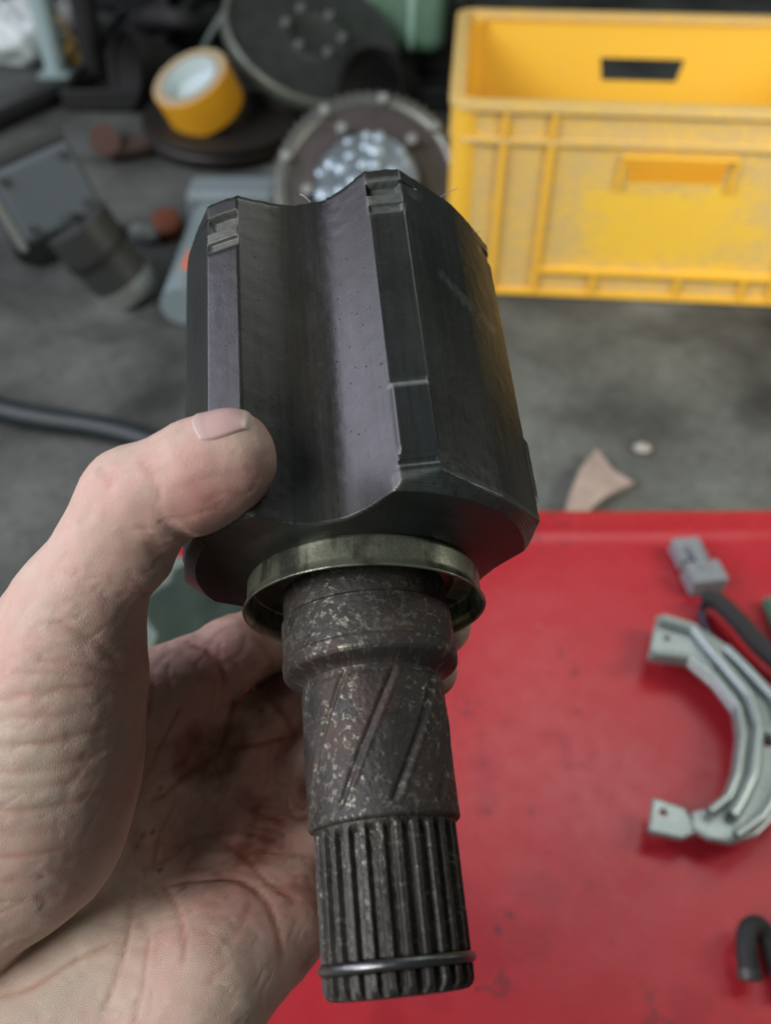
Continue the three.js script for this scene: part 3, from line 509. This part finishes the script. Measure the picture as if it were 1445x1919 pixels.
  for (const x of [-0.06, 0.025, 0.09]) rib(0.005, 0.024, 0.008, x, 0.016, zf - 0.005);
  rib(0.232, 0.005, 0.0085, 0, 0.030, zf - 0.0052);
  rib(W - 0.026, 0.005, 0.008, 0, 0.0045, zf - 0.0054);
  for (const s of [-1, 1]) part('corner_post', new THREE.CylinderGeometry(0.0135, 0.0135, H - 0.012, 20).translate(s * (W / 2 - 0.0175), H / 2 - 0.002, zf - 0.0175), plain, crate);
  for (const s of [-1, 1]) part('corner_post', new THREE.CylinderGeometry(0.0135, 0.0135, H - 0.012, 20).translate(s * (W / 2 - 0.0175), H / 2 - 0.002, -zf + 0.0175), plain, crate);
  part('grip_frame', merge([rbox(0.106, 0.004, 0.009).translate(0, H - 0.0452, zf - 0.0055), rbox(0.004, 0.032, 0.008).translate(-0.0515, H - 0.0605, zf - 0.0055), rbox(0.004, 0.032, 0.008).translate(0.0515, H - 0.0605, zf - 0.0055)]), plain, crate);
}

// ------------------------------------------------------------------ things on the red board
{ // pressed steel bracket
  const h = RED + 0.016, t = thing('metal_bracket', 'curved pale grey pressed steel bracket with raised edges on the red board', 'bracket', on(1380, 1400, RED));
  const pt = ([x, y]) => { const q = on(x, y, h); return new THREE.Vector2(q.x - t.position.x, -(q.z - t.position.z)); };
  const outline = [[1236, 1153], [1291, 1163], [1326, 1183], [1361, 1207], [1396, 1242], [1470, 1318], [1510, 1390], [1500, 1470], [1455, 1522], [1420, 1558], [1373, 1573], [1332, 1565], [1303, 1547], [1303, 1521], [1328, 1516], [1361, 1488], [1377, 1447], [1386, 1377], [1379, 1330], [1341, 1280], [1291, 1238], [1219, 1229]].map(pt);
  const s = new THREE.Shape(outline), holeAt = (x, y, r) => { const c = pt([x, y]); s.holes.push(new THREE.Path().absarc(c.x, c.y, r, 0, Math.PI * 2, true)); };
  holeAt(1252, 1194, 0.0022); holeAt(1438, 1384, 0.0045); holeAt(1345, 1252, 0.0016);
  const zinc = std({ map: rep(greyPart, 9), rgb: [0.42, 0.50, 0.485], roughness: 0.36, metalness: 0.55 });
  const ext = { depth: 0.0018, bevelEnabled: true, bevelSize: 0.0012, bevelThickness: 0.0012, bevelSegments: 3 };
  part('plate', new THREE.ExtrudeGeometry(s, ext).rotateX(-Math.PI / 2).translate(0, 0.012, 0), zinc, t);
  const ridge = (pts, r, up = 0.001) => part('edge_ridge', new THREE.TubeGeometry(new THREE.CatmullRomCurve3(pts.map(([x, y]) => on(x, y, h + up).sub(t.position)), false, 'catmullrom', 0.12), 120, r, 10), zinc, t);
  ridge([[1222, 1224], [1292, 1232], [1344, 1274], [1384, 1326], [1392, 1377], [1383, 1448], [1366, 1492], [1330, 1522]], 0.0024, 0.003);
  ridge([[1240, 1160], [1300, 1178], [1328, 1212], [1402, 1300], [1422, 1360], [1412, 1450], [1390, 1500], [1372, 1530]], 0.0034, 0.002);
  ridge([[1361, 1214], [1396, 1248], [1452, 1308], [1480, 1390], [1470, 1465], [1430, 1530], [1380, 1566]], 0.0026, 0.003);
  const tab = new THREE.Shape([[1230, 1494], [1284, 1512], [1300, 1540], [1302, 1552], [1280, 1562], [1222, 1550]].map(pt)); const c = pt([1246, 1518]); tab.holes.push(new THREE.Path().absarc(c.x, c.y, 0.0022, 0, Math.PI * 2, true));
  part('tab', new THREE.ExtrudeGeometry(tab, ext).rotateX(-Math.PI / 2).translate(0, 0.0105, 0), zinc, t);
  part('foot', rbox(0.02, 0.013, 0.02, 0.003).translate(...on(1470, 1400, RED).sub(t.position).add(V(0, 0.0066, 0)).toArray()), zinc, t);
}
{ // electrical connector with its lead
  const t = thing('cable_connector', 'grey plastic cable connector with dark lead beside the bracket', 'connector', on(1300, 1080, RED));
  const d = on(1322, 1120, RED).sub(on(1275, 1030, RED)), ang = Math.atan2(d.x, d.z), gp = std({ map: rep(greyPart, 20), rgb: [0.25, 0.28, 0.30], roughness: 0.5 });
  const put = (g, f, y) => g.rotateY(ang).translate(...on(lerp(1275, 1325, f), lerp(1032, 1118, f), RED).sub(t.position).add(V(0, y, 0)).toArray());
  part('housing', put(rbox(0.019, 0.012, 0.020, 0.002), 0.22, 0.007), gp, t);
  part('collar', put(rbox(0.023, 0.015, 0.018, 0.002), 0.78, 0.0085), gp, t);
  part('latch', put(rbox(0.006, 0.003, 0.022, 0.001), 0.5, 0.016), gp, t);
  part('lead', tubeOf([[1318, 1120], [1345, 1128], [1385, 1165], [1425, 1210], [1480, 1260]].map(([x, y]) => on(x, y, RED + 0.012).sub(t.position)), 0.0058, 40, 12), M.rubber, t);
  part('wire', tubeOf([[1322, 1118], [1316, 1150], [1318, 1170], [1330, 1190]].map(([x, y]) => on(x, y, RED + 0.006).sub(t.position)), 0.0022, 30, 8), std({ rgb: [0.03, 0.035, 0.06], roughness: 0.5 }), t);
}
{
  const t = thing('hooked_hose', 'short black rubber hose bent into a hook at the lower right', 'hose', on(1420, 1780, RED));
  part('tube', tubeOf([[1404, 1820], [1400, 1775], [1404, 1742], [1422, 1736], [1440, 1760], [1455, 1800], [1475, 1860]].map(([x, y], i) => on(x, y, RED + 0.008 + 0.004 * Math.sin(i)).sub(t.position)), 0.0047, 60, 14), M.rubber, t);
  const e = on(1404, 1818, RED + 0.008).sub(t.position), e2 = on(1406, 1838, RED + 0.007).sub(t.position);
  part('metal_end', rod(e, e2, 0.0054, 0.005), M.ironGrey, t);
  const b = thing('green_box', 'low green plastic box under the outer edge of the bracket', 'box', on(1490, 1360, RED));
  const P0 = on(1432, 1125, RED + 0.008), P1 = on(1436, 1610, RED + 0.008), len = P0.distanceTo(P1);
  part('body', rbox(0.10, 0.008, len, 0.002).translate(P0.x + 0.051 - b.position.x, 0.0044, (P0.z + P1.z) / 2 - b.position.z), std({ rgb: [0.06, 0.15, 0.10], roughness: 0.5 }), b);
  part('lid_edge', rbox(0.096, 0.003, len - 0.008, 0.001).translate(P0.x + 0.051 - b.position.x, 0.0095, (P0.z + P1.z) / 2 - b.position.z), std({ rgb: [0.07, 0.17, 0.12], roughness: 0.5 }), b);
}
{ // bar at the left edge of the board
  const t = thing('metal_bar', 'grey green metal bar leaning along the left end of the red board', 'bar', on(320, 1120, RED));
  const a = on(365, 1050, RED + 0.016), b = on(215, 1260, RED + 0.016), d = b.clone().sub(a);
  part('bar', rbox(0.030, 0.018, d.length(), 0.004).rotateY(Math.atan2(d.x, d.z)).translate(...a.clone().add(b).multiplyScalar(0.5).sub(t.position).setY(0.0095).toArray()), std({ map: rep(greyPart, 9), rgb: [0.20, 0.25, 0.22], roughness: 0.45 }), t);
  const r = thing('oily_rag', 'dark green oily rag behind the index finger on the board', 'rag', on(390, 1170, RED));
  const g = new THREE.SphereGeometry(1, 60, 40), p = g.attributes.position;
  for (let i = 0; i < p.count; i++) { const x = p.getX(i), y = p.getY(i), z = p.getZ(i), k = 0.75 + 0.5 * fbm3(x * 2.5 + 3, y * 2.5, z * 2.5, 3); p.setXYZ(i, x * 0.05 * k, Math.max(-0.0005, (y * 0.5 + 0.45) * 0.022 * k), z * 0.055 * k); }
  g.computeVertexNormals(); part('cloth', g.translate(0.012, 0.0035, 0.0), std({ rgb: [0.02, 0.035, 0.026], roughness: 0.9 }), r);
}

// ------------------------------------------------------------------ floor clutter
{ // cardboard scrap
  const pts = [[1118, 840], [1150, 878], [1188, 897], [1135, 925], [1110, 948], [1085, 975], [1052, 985], [1068, 930], [1088, 880]];
  const t = thing('cardboard_scrap', 'torn piece of brown cardboard on the floor behind the red board', 'cardboard', on(1115, 915, 0));
  const q = pts.map(([x, y]) => on(x, y, 0.014)), s = new THREE.Shape(q.map((v) => new THREE.Vector2(v.x - t.position.x, -(v.z - t.position.z))));
  const g = new THREE.ExtrudeGeometry(s, { depth: 0.004, bevelEnabled: true, bevelSize: 0.0008, bevelThickness: 0.0006, bevelSegments: 1, steps: 1 }).rotateX(-Math.PI / 2);
  g.rotateZ(-0.10).translate(0, 0.009, 0);
  part('sheet', boxUV(g), std({ map: rep(greyPart, 12), rgb: [0.40, 0.32, 0.275], roughness: 0.9 }), t);
  const st = thing('small_stone', 'small pale stone chip on the floor beside the cardboard', 'stone', on(1203, 846, 0));
  part('chip', new THREE.DodecahedronGeometry(0.006, 1).scale(1.3, 0.6, 1).translate(0, 0.0034, 0), std({ rgb: [0.35, 0.33, 0.29], roughness: 0.9 }), st);
}
const hose = (name, label, cat, px, r, mat, group) => { const base = on(px[0][0], px[0][1], 0), t = thing(name, label, cat, base, group); part('tube', tubeOf(px.map(([x, y, h]) => on(x, y, h ?? r).sub(base)), r, 70, 12), mat, t); return t; };
hose('floor_cable', 'thick dark cable lying across the floor behind the thumb', 'cable', [[-60, 745], [0, 768], [80, 785], [180, 800], [260, 820], [330, 850], [380, 900]], 0.0105, std({ rgb: [0.010, 0.018, 0.020], roughness: 0.5 }));
{ // roll of tape resting on the dark disc
  const c = on(372, 175, 0.072), t = thing('tape_roll', 'roll of orange yellow adhesive tape resting tilted on a dark disc', 'tape roll', c);
  const R = 0.052, r = 0.036, h = 0.050, L = (pts) => new THREE.LatheGeometry(pts.map(([x, y]) => new THREE.Vector2(x, y)), 64);
  part('tape', L([[r + 0.002, -h / 2], [R - 0.001, -h / 2], [R, -h / 2 + 0.001], [R, h / 2 - 0.001], [R - 0.001, h / 2], [r + 0.002, h / 2], [r + 0.002, -h / 2]]), std({ rgb: [0.82, 0.40, 0.02], roughness: 0.35 }), t);
  part('edge', new THREE.RingGeometry(r + 0.002, R - 0.0012, 64).rotateX(-Math.PI / 2).translate(0, h / 2 + 0.0004, 0), std({ rgb: [0.40, 0.33, 0.20], roughness: 0.7 }), t);
  part('core', L([[r, -h / 2], [r + 0.002, -h / 2], [r + 0.002, h / 2 + 0.0005], [r, h / 2 + 0.0005], [r, -h / 2]]), std({ rgb: [0.60, 0.68, 0.68], roughness: 0.3 }), t);
  part('reflection_disc', new THREE.CylinderGeometry(r, r, 0.002, 48).translate(0, h / 2 - 0.022, 0), std({ rgb: [0.55, 0.66, 0.68], roughness: 0.3 }), t);  // pale disc coloured as the blue-white reflection inside the core
  t.rotation.set(0.34, 0, 0.30);
}
function disc(name, label, cat, px, py, h, R, parts, rot) { const t = thing(name, label, cat, on(px, py, h)); parts(t, R); t.rotation.set(...rot); return t; }
const lathe = (pts, seg = 72) => new THREE.LatheGeometry(pts.map(([x, y]) => new THREE.Vector2(x, y)), seg);
disc('brake_disc', 'dark rusty brake disc lying flat under the tape roll', 'brake disc', 415, 232, 0.024, 0.105, (t, R) => {
  part('rotor', lathe([[0.04, -0.012], [R, -0.012], [R, -0.003], [R - 0.004, -0.001], [R - 0.004, 0.002], [R, 0.004], [R, 0.010], [R - 0.002, 0.012], [0.055, 0.012], [0.04, 0.012], [0.04, -0.012]]), M.iron, t);
  part('hat', lathe([[0.0, 0.030], [0.038, 0.030], [0.042, 0.026], [0.046, 0.012]]), M.iron, t);
  for (let k = 0; k < 5; k++) part('bolt_hole', new THREE.CylinderGeometry(0.006, 0.006, 0.002, 16).translate(0.027 * Math.cos(k * 1.257 + 1), 0.0302, 0.027 * Math.sin(k * 1.257 + 1)), M.black, t);
}, [0.05, 0, -0.04]);
disc('flywheel', 'grey flywheel with toothed rim leaning on the parts at the top', 'flywheel', 585, 70, 0.10, 0.125, (t, R) => {
  part('face', lathe([[0, 0.002], [0.03, 0.002], [0.032, 0.010], [0.05, 0.010], [0.052, 0.004], [R - 0.012, 0.004], [R - 0.01, 0.008], [R - 0.006, 0.008], [R - 0.006, -0.012], [0, -0.012]]), M.ironGrey, t);
  const gear = []; for (let k = 0; k < 96; k++) gear.push(new THREE.BoxGeometry(0.007, 0.011, 0.0042).translate(R - 0.0035, -0.002, 0).rotateY(k / 96 * 2 * Math.PI));
  part('ring_gear', merge([...gear, lathe([[R - 0.006, 0.006], [R - 0.003, 0.006], [R - 0.003, -0.010], [R - 0.006, -0.010]])]), std({ rgb: [0.30, 0.34, 0.29], roughness: 0.4, metalness: 0.6 }), t);
  for (let k = 0; k < 6; k++) part('bolt', new THREE.CylinderGeometry(0.006, 0.006, 0.006, 6).translate(0.04 * Math.cos(k * 1.047), 0.0125, 0.04 * Math.sin(k * 1.047)), M.alu, t);
}, [0.42, 0, -0.30]);
disc('wheel_hub', 'dark wheel hub with toothed ring and pale blue domed centre behind the joint', 'wheel hub', 690, 352, 0.085, 0.1, (t, R) => {
  part('flange', lathe([[0, -0.02], [R - 0.006, -0.02], [R - 0.005, 0.0], [R - 0.014, 0.003], [R - 0.02, -0.002], [0.05, 0.002], [0.045, 0.006], [0, 0.006]]), std({ map: rep(greyPart, 9), rgb: [0.075, 0.065, 0.06], roughness: 0.55, metalness: 0.3 }), t);
  const beads = [lathe([[R - 0.016, 0.0], [R - 0.013, 0.006], [R - 0.004, 0.006], [R - 0.001, 0.0], [R - 0.002, -0.012]])]; for (let k = 0; k < 60; k++) beads.push(rbox(0.006, 0.006, 0.0055, 0.0015, 1).translate(R - 0.003, 0.004, 0).rotateY(k / 60 * 6.283));
  part('toothed_ring', merge(beads), std({ map: rep(greyPart, 30), rgb: [0.17, 0.18, 0.165], roughness: 0.36, metalness: 0.6 }), t);
  for (let k = 0; k < 9; k++) part('bolt', new THREE.CylinderGeometry(0.0055, 0.006, 0.007, 6).translate((R - 0.010) * Math.cos(k * 0.698), 0.0085, (R - 0.010) * Math.sin(k * 0.698)), M.alu, t);
  part('dome', lathe([[0.054, 0.006], [0.052, 0.012], [0.047, 0.018], [0.036, 0.023], [0.02, 0.026], [0, 0.027]]), std({ map: rep(greyPart, 16), rgb: [0.44, 0.55, 0.62], roughness: 0.34, metalness: 0.6, bumpMap: rep(concBump, 30), bumpScale: 0.003 }), t);
  const rb = rng(61), ballM = std({ rgb: [0.40, 0.50, 0.57], roughness: 0.42, metalness: 0.7 });  // bumps added on the dome to make its glints
  for (const [n, rr, y] of [[14, 0.043, 0.016], [10, 0.030, 0.021], [5, 0.014, 0.025]]) for (let k = 0; k < n; k++) { const a = (k + 0.7 * rb()) / n * 6.283, q = rr * (0.88 + 0.24 * rb()), e = 0.0045 + 0.0042 * rb(); part('glint_bump', new THREE.SphereGeometry(e, 14, 10).scale(1, 0.6, 1).translate(q * Math.cos(a), y + 0.001, q * Math.sin(a)), ballM, t); }
  for (let k = 0; k < 5; k++) part('stud', new THREE.CylinderGeometry(0.005, 0.005, 0.016, 12).translate(0.062 * Math.cos(k * 1.257 + 0.5), 0.01, 0.062 * Math.sin(k * 1.257 + 0.5)), M.alu, t);
}, [0.75, 0, 0.05]);
{ // starter motor
  const t = thing('starter_motor', 'grey starter motor with square head and round body lying on the floor', 'motor', on(110, 440, 0));
  const a = on(88, 362, 0.10), b = on(140, 415, 0.085), e = on(236, 535, 0.014), q = (v) => v.clone().sub(t.position);
  const turn = new THREE.Quaternion().setFromRotationMatrix(new THREE.Matrix4().lookAt(camera.position, a, V(-0.27, 1, 0))), headG = (g) => g.applyQuaternion(turn).translate(...q(a).toArray());
  part('head', headG(rbox(0.082, 0.070, 0.062, 0.007, 3)), M.slate, t);
  part('bracket_plate', headG(rbox(0.088, 0.014, 0.058, 0.004, 2).translate(-0.004, 0.042, -0.006)), M.ironGrey, t);
  for (const [bx, by] of [[-0.03, 0.024], [0.03, 0.024], [0.03, -0.022], [-0.028, -0.024]]) part('bolt', headG(new THREE.CylinderGeometry(0.0045, 0.0045, 0.004, 6).rotateX(Math.PI / 2).translate(bx, by, 0.0325)), M.ironGrey, t);
  part('terminal', headG(new THREE.CylinderGeometry(0.004, 0.004, 0.016, 10).rotateX(Math.PI / 2).translate(0.012, -0.028, 0.038)), M.black, t);
  part('side_plate', headG(rbox(0.008, 0.074, 0.05, 0.003, 2).translate(-0.045, -0.002, 0.004)), std({ map: rep(greyPart, 12), rgb: [0.20, 0.22, 0.20], roughness: 0.45 }), t);
  part('body', rod(q(b), q(e), 0.034, 0.031, 40), M.ironGrey, t);
  const d = e.clone().sub(b).normalize();
  part('end_cap', rod(q(e.clone().addScaledVector(d, -0.010)), q(e.clone().addScaledVector(d, 0.010)), 0.0325, 0.030, 40), M.alu, t);
  part('strap', rod(q(b.clone().addScaledVector(d, 0.030)), q(b.clone().addScaledVector(d, 0.036)), 0.0355, 0.0355, 40), M.black, t);
  part('solenoid', rod(q(on(15, 360, 0.03)), q(on(60, 470, 0.022)), 0.018, 0.018, 28), M.rubber, t);
}
{
  const t = thing('ignition_part', 'blue grey plastic engine part with an orange patch behind the joint', 'engine part', on(370, 480, 0));
  const q = (x, y, h) => on(x, y, h).sub(t.position), m = std({ map: rep(greyPart, 11), rgb: [0.25, 0.32, 0.34], roughness: 0.5 });
  part('body', rod(q(338, 575, 0.022), q(400, 420, 0.026), 0.020, 0.025, 28), m, t);
  part('head', rbox(0.10, 0.05, 0.05, 0.008, 3).translate(...q(440, 385, 0.03).toArray()), m, t);
  part('orange_patch', rbox(0.018, 0.004, 0.030, 0.001).rotateY(-0.3).rotateX(0.5).translate(...q(360, 497, 0.0445).toArray()), std({ rgb: [0.62, 0.13, 0.035], roughness: 0.5 }), t);
  const o = thing('orange_cap', 'small orange cap lying between the motor and the blue grey part', 'cap', on(318, 440, 0));
  part('cap', lathe([[0, 0.018], [0.014, 0.018], [0.017, 0.015], [0.018, 0]], 32).rotateX(0.6).translate(0, 0.008, 0), std({ rgb: [0.20, 0.055, 0.02], roughness: 0.6 }), o);
  const w = thing('pale_plug', 'small pale plastic plug beside the orange cap', 'plug', on(275, 455, 0));
  part('plug', new THREE.CapsuleGeometry(0.011, 0.012, 6, 16).rotateZ(1.2).translate(0, 0.011, 0), std({ rgb: [0.18, 0.21, 0.20], roughness: 0.5 }), w);
}
{ // upright tube and black stand at the top left
  const t = thing('steel_post', 'pale blue green painted round post standing at the upper left', 'post', on(108, 140, 0));
  part('tube', new THREE.CylinderGeometry(0.017, 0.017, 0.7, 32).translate(0, 0.352, 0), std({ rgb: [0.33, 0.45, 0.45], roughness: 0.32 }), t);
  part('base_plate', rbox(0.05, 0.006, 0.05, 0.002).translate(0, 0.0035, 0), std({ rgb: [0.25, 0.34, 0.33], roughness: 0.5 }), t);
  const s = thing('black_stand', 'black metal stand with upright leg and floor bar at the left', 'stand', on(180, 140, 0)), q = (x, y, h) => on(x, y, h).sub(s.position);
  part('floor_bar', rod(q(-60, 250, 0.013), q(180, 140, 0.013), 0.012, 0.012, 16), M.black, s);
  part('leg', rod(q(180, 140, 0.012), q(180, 140, 0.012).add(V(0.02, 0.6, 0.02)), 0.019, 0.019, 16), M.black, s);
  const b = thing('plastic_bag', 'crumpled white plastic bag on the floor behind the pale post', 'bag', on(42, 110, 0));
  const g = new THREE.SphereGeometry(1, 60, 40), p = g.attributes.position; for (let i = 0; i < p.count; i++) { const x = p.getX(i), y = p.getY(i), z = p.getZ(i), k = 0.7 + 0.6 * fbm3(x * 2.2 + 7, y * 2.2, z * 2.2, 4); p.setXYZ(i, x * 0.075 * k, Math.max(0.001, (y + 0.7) * 0.05 * k), z * 0.06 * k); }
  g.computeVertexNormals(); part('film', g, std({ rgb: [0.62, 0.70, 0.70], roughness: 0.4 }), b);
  const y = thing('yellow_bottle', 'small dull yellow bottle lying between the post and the stand', 'bottle', on(122, 75, 0)), yq = (x, yy, h) => on(x, yy, h).sub(y.position);
  part('body', rod(yq(106, 45, 0.02), yq(125, 85, 0.018), 0.016, 0.016, 24), std({ rgb: [0.55, 0.38, 0.16], roughness: 0.5 }), y);
  part('cap', rod(yq(132, 95, 0.016), yq(142, 114, 0.014), 0.013, 0.013, 24), std({ rgb: [0.36, 0.22, 0.06], roughness: 0.5 }), y);
  const c = thing('grey_cup', 'grey plastic cup behind the yellow bottle', 'cup', on(155, 70, 0));
  part('shell', lathe([[0, 0.001], [0.026, 0.001], [0.034, 0.06], [0.032, 0.06], [0.025, 0.004], [0, 0.004]], 40), std({ rgb: [0.32, 0.35, 0.35], roughness: 0.5 }), c);
}
{ // green container
  const t = thing('green_canister', 'green plastic canister with a pale vertical stripe at the top', 'canister', on(752, 92, 0.04));
  const gm = std({ map: rep(greyPart, 6), rgb: [0.12, 0.23, 0.16], roughness: 0.4 });
  part('body', rbox(0.135, 0.24, 0.09, 0.02, 4).translate(0, 0.12, 0), gm, t);
  part('stripe', rbox(0.010, 0.225, 0.004, 0.002, 2).translate(0.018, 0.118, 0.0455), std({ rgb: [0.28, 0.46, 0.36], roughness: 0.4 }), t);
  part('stripe', rbox(0.012, 0.225, 0.004, 0.002, 2).translate(-0.045, 0.118, 0.0455), std({ rgb: [0.18, 0.31, 0.22], roughness: 0.4 }), t);
  t.rotation.set(-0.15, -0.12, -0.03);
}
// dark engine parts and tyre filling the heap
{
  const tyre = thing('old_tyre', 'old black rubber tyre lying behind the heap of parts', 'tyre', on(330, -30, 0));
  part('tread', lathe([[0.13, 0.02], [0.17, 0.0], [0.22, 0.0], [0.25, 0.02], [0.255, 0.07], [0.25, 0.12], [0.22, 0.14], [0.17, 0.14], [0.13, 0.12]], 80), M.rubber, tyre);
  const block = thing('engine_block', 'oily black engine casting between the hub and the crate', 'engine part', on(800, 120, 0));
  part('casting', merge([rbox(0.13, 0.12, 0.16, 0.015, 3).translate(0, 0.061, -0.02), rbox(0.06, 0.05, 0.1, 0.01, 3).rotateY(0.5).translate(0.01, 0.145, 0), new THREE.CylinderGeometry(0.025, 0.03, 0.08, 24).translate(-0.04, 0.06, 0.07)]), M.black, block);
  for (let k = 0; k < 4; k++) part('bolt', new THREE.CylinderGeometry(0.005, 0.005, 0.006, 6).translate(-0.05 + k * 0.033, 0.124, 0.03), M.ironGrey, block);
  const drum = thing('brake_drum', 'rusty brown brake drum below the tape roll and hub', 'brake drum', on(560, 200, 0));
  part('shell', lathe([[0, 0.05], [0.05, 0.05], [0.055, 0.06], [0.1, 0.06], [0.108, 0.055], [0.11, 0.0]]), M.iron, drum);
  const arm = thing('control_arm', 'rusty steel control arm lying from the brake disc towards the motor', 'control arm', on(240, 275, 0)), q = (x, y, h) => on(x, y, h).sub(arm.position);
  part('arm', rod(q(205, 285, 0.014), q(310, 262, 0.016), 0.012, 0.014, 18), std({ map: rep(greyPart, 10), rgb: [0.07, 0.045, 0.038], roughness: 0.7 }), arm);
  part('bush', rod(q(196, 262, 0.001), q(196, 262, 0.034), 0.019, 0.019, 24), std({ map: rep(greyPart, 10), rgb: [0.10, 0.05, 0.038], roughness: 0.7 }), arm);
}
{
  const tray = thing('added_dark_tray', 'added shallow black tray standing in for shade underneath the heap of parts', 'tray', on(540, 120, 0));  // dark sheet added to deepen the shade below the heap
  part('base', rbox(0.62, 0.006, 0.42, 0.002).translate(0, 0.004, 0), M.black, tray);
  for (const [w, d, x, z] of [[0.62, 0.008, 0, -0.213], [0.62, 0.008, 0, 0.213], [0.008, 0.418, -0.305, 0], [0.008, 0.418, 0.305, 0]]) part('side', rbox(w, 0.028, d, 0.002).translate(x, 0.018, z), M.black, tray);
  const boot = (x, y, h, rot, label) => { const t = thing('rubber_boot', label, 'rubber boot', on(x, y, h)); const pts = [[0.018, 0]]; for (let k = 0; k < 6; k++) { const R = 0.024 + k * 0.004; pts.push([R + 0.007, k * 0.013 + 0.004], [R, k * 0.013 + 0.011]); } pts.push([0.052, 0.085], [0.049, 0.085], [0.015, 0.002]); part('bellows', lathe(pts, 48), M.rubber, t); t.rotation.set(...rot); };
  boot(275, 60, 0.03, [0.5, 0, -1.1], 'black rubber bellows boot at the upper left of the heap'); boot(330, 130, 0.04, [0.9, 0.3, 0.9], 'black rubber bellows boot behind the tape roll');
  boot(760, 175, 0.05, [1.2, 0, 0.6], 'black rubber bellows boot between the hub and the crate');
}
hose('black_hose', 'black rubber hose looping over the heap behind the tape roll', 'hose', [[215, 90, 0.02], [260, 40, 0.07], [330, 35, 0.10], [400, 60, 0.07], [430, 95, 0.03]], 0.014, M.rubber);
hose('ribbed_hose', 'dark ribbed hose crossing the top of the heap', 'hose', [[230, 130, 0.012], [300, 75, 0.04], [350, 15, 0.08], [420, -40, 0.08]], 0.011, M.black);
hose('grey_cable', 'thin grey green cable hanging down behind the tape roll', 'cable', [[440, -20, 0.14], [420, 25, 0.12], [395, 65, 0.09], [380, 95, 0.06]], 0.0045, std({ rgb: [0.16, 0.21, 0.18], roughness: 0.5 }));
for (const [x, y, r, c, label] of [[238, 48, 0.016, [0.25, 0.33, 0.32], 'small pale grey fitting behind the black stand'], [265, 95, 0.010, [0.30, 0.32, 0.24], 'small dull yellow grey nut among the hoses'], [200, 122, 0.011, [0.25, 0.28, 0.25], 'small grey fitting beside the foot of the stand'], [432, 85, 0.012, [0.10, 0.22, 0.14], 'small green cap below the flywheel'], [436, 42, 0.011, [0.40, 0.28, 0.06], 'small yellow cap at the left edge of the flywheel']]) {
  const t = thing('loose_fitting', label, 'fitting', on(x, y, 0.0));
  part('collar', lathe([[r * 0.5, 0], [r, 0], [r, r * 0.9], [r * 0.7, r * 1.1], [r * 0.7, r * 1.7], [r * 0.5, r * 1.7], [r * 0.5, 0]], 24), std({ rgb: c, roughness: 0.45 }), t);
}

renderer.render(scene, camera);
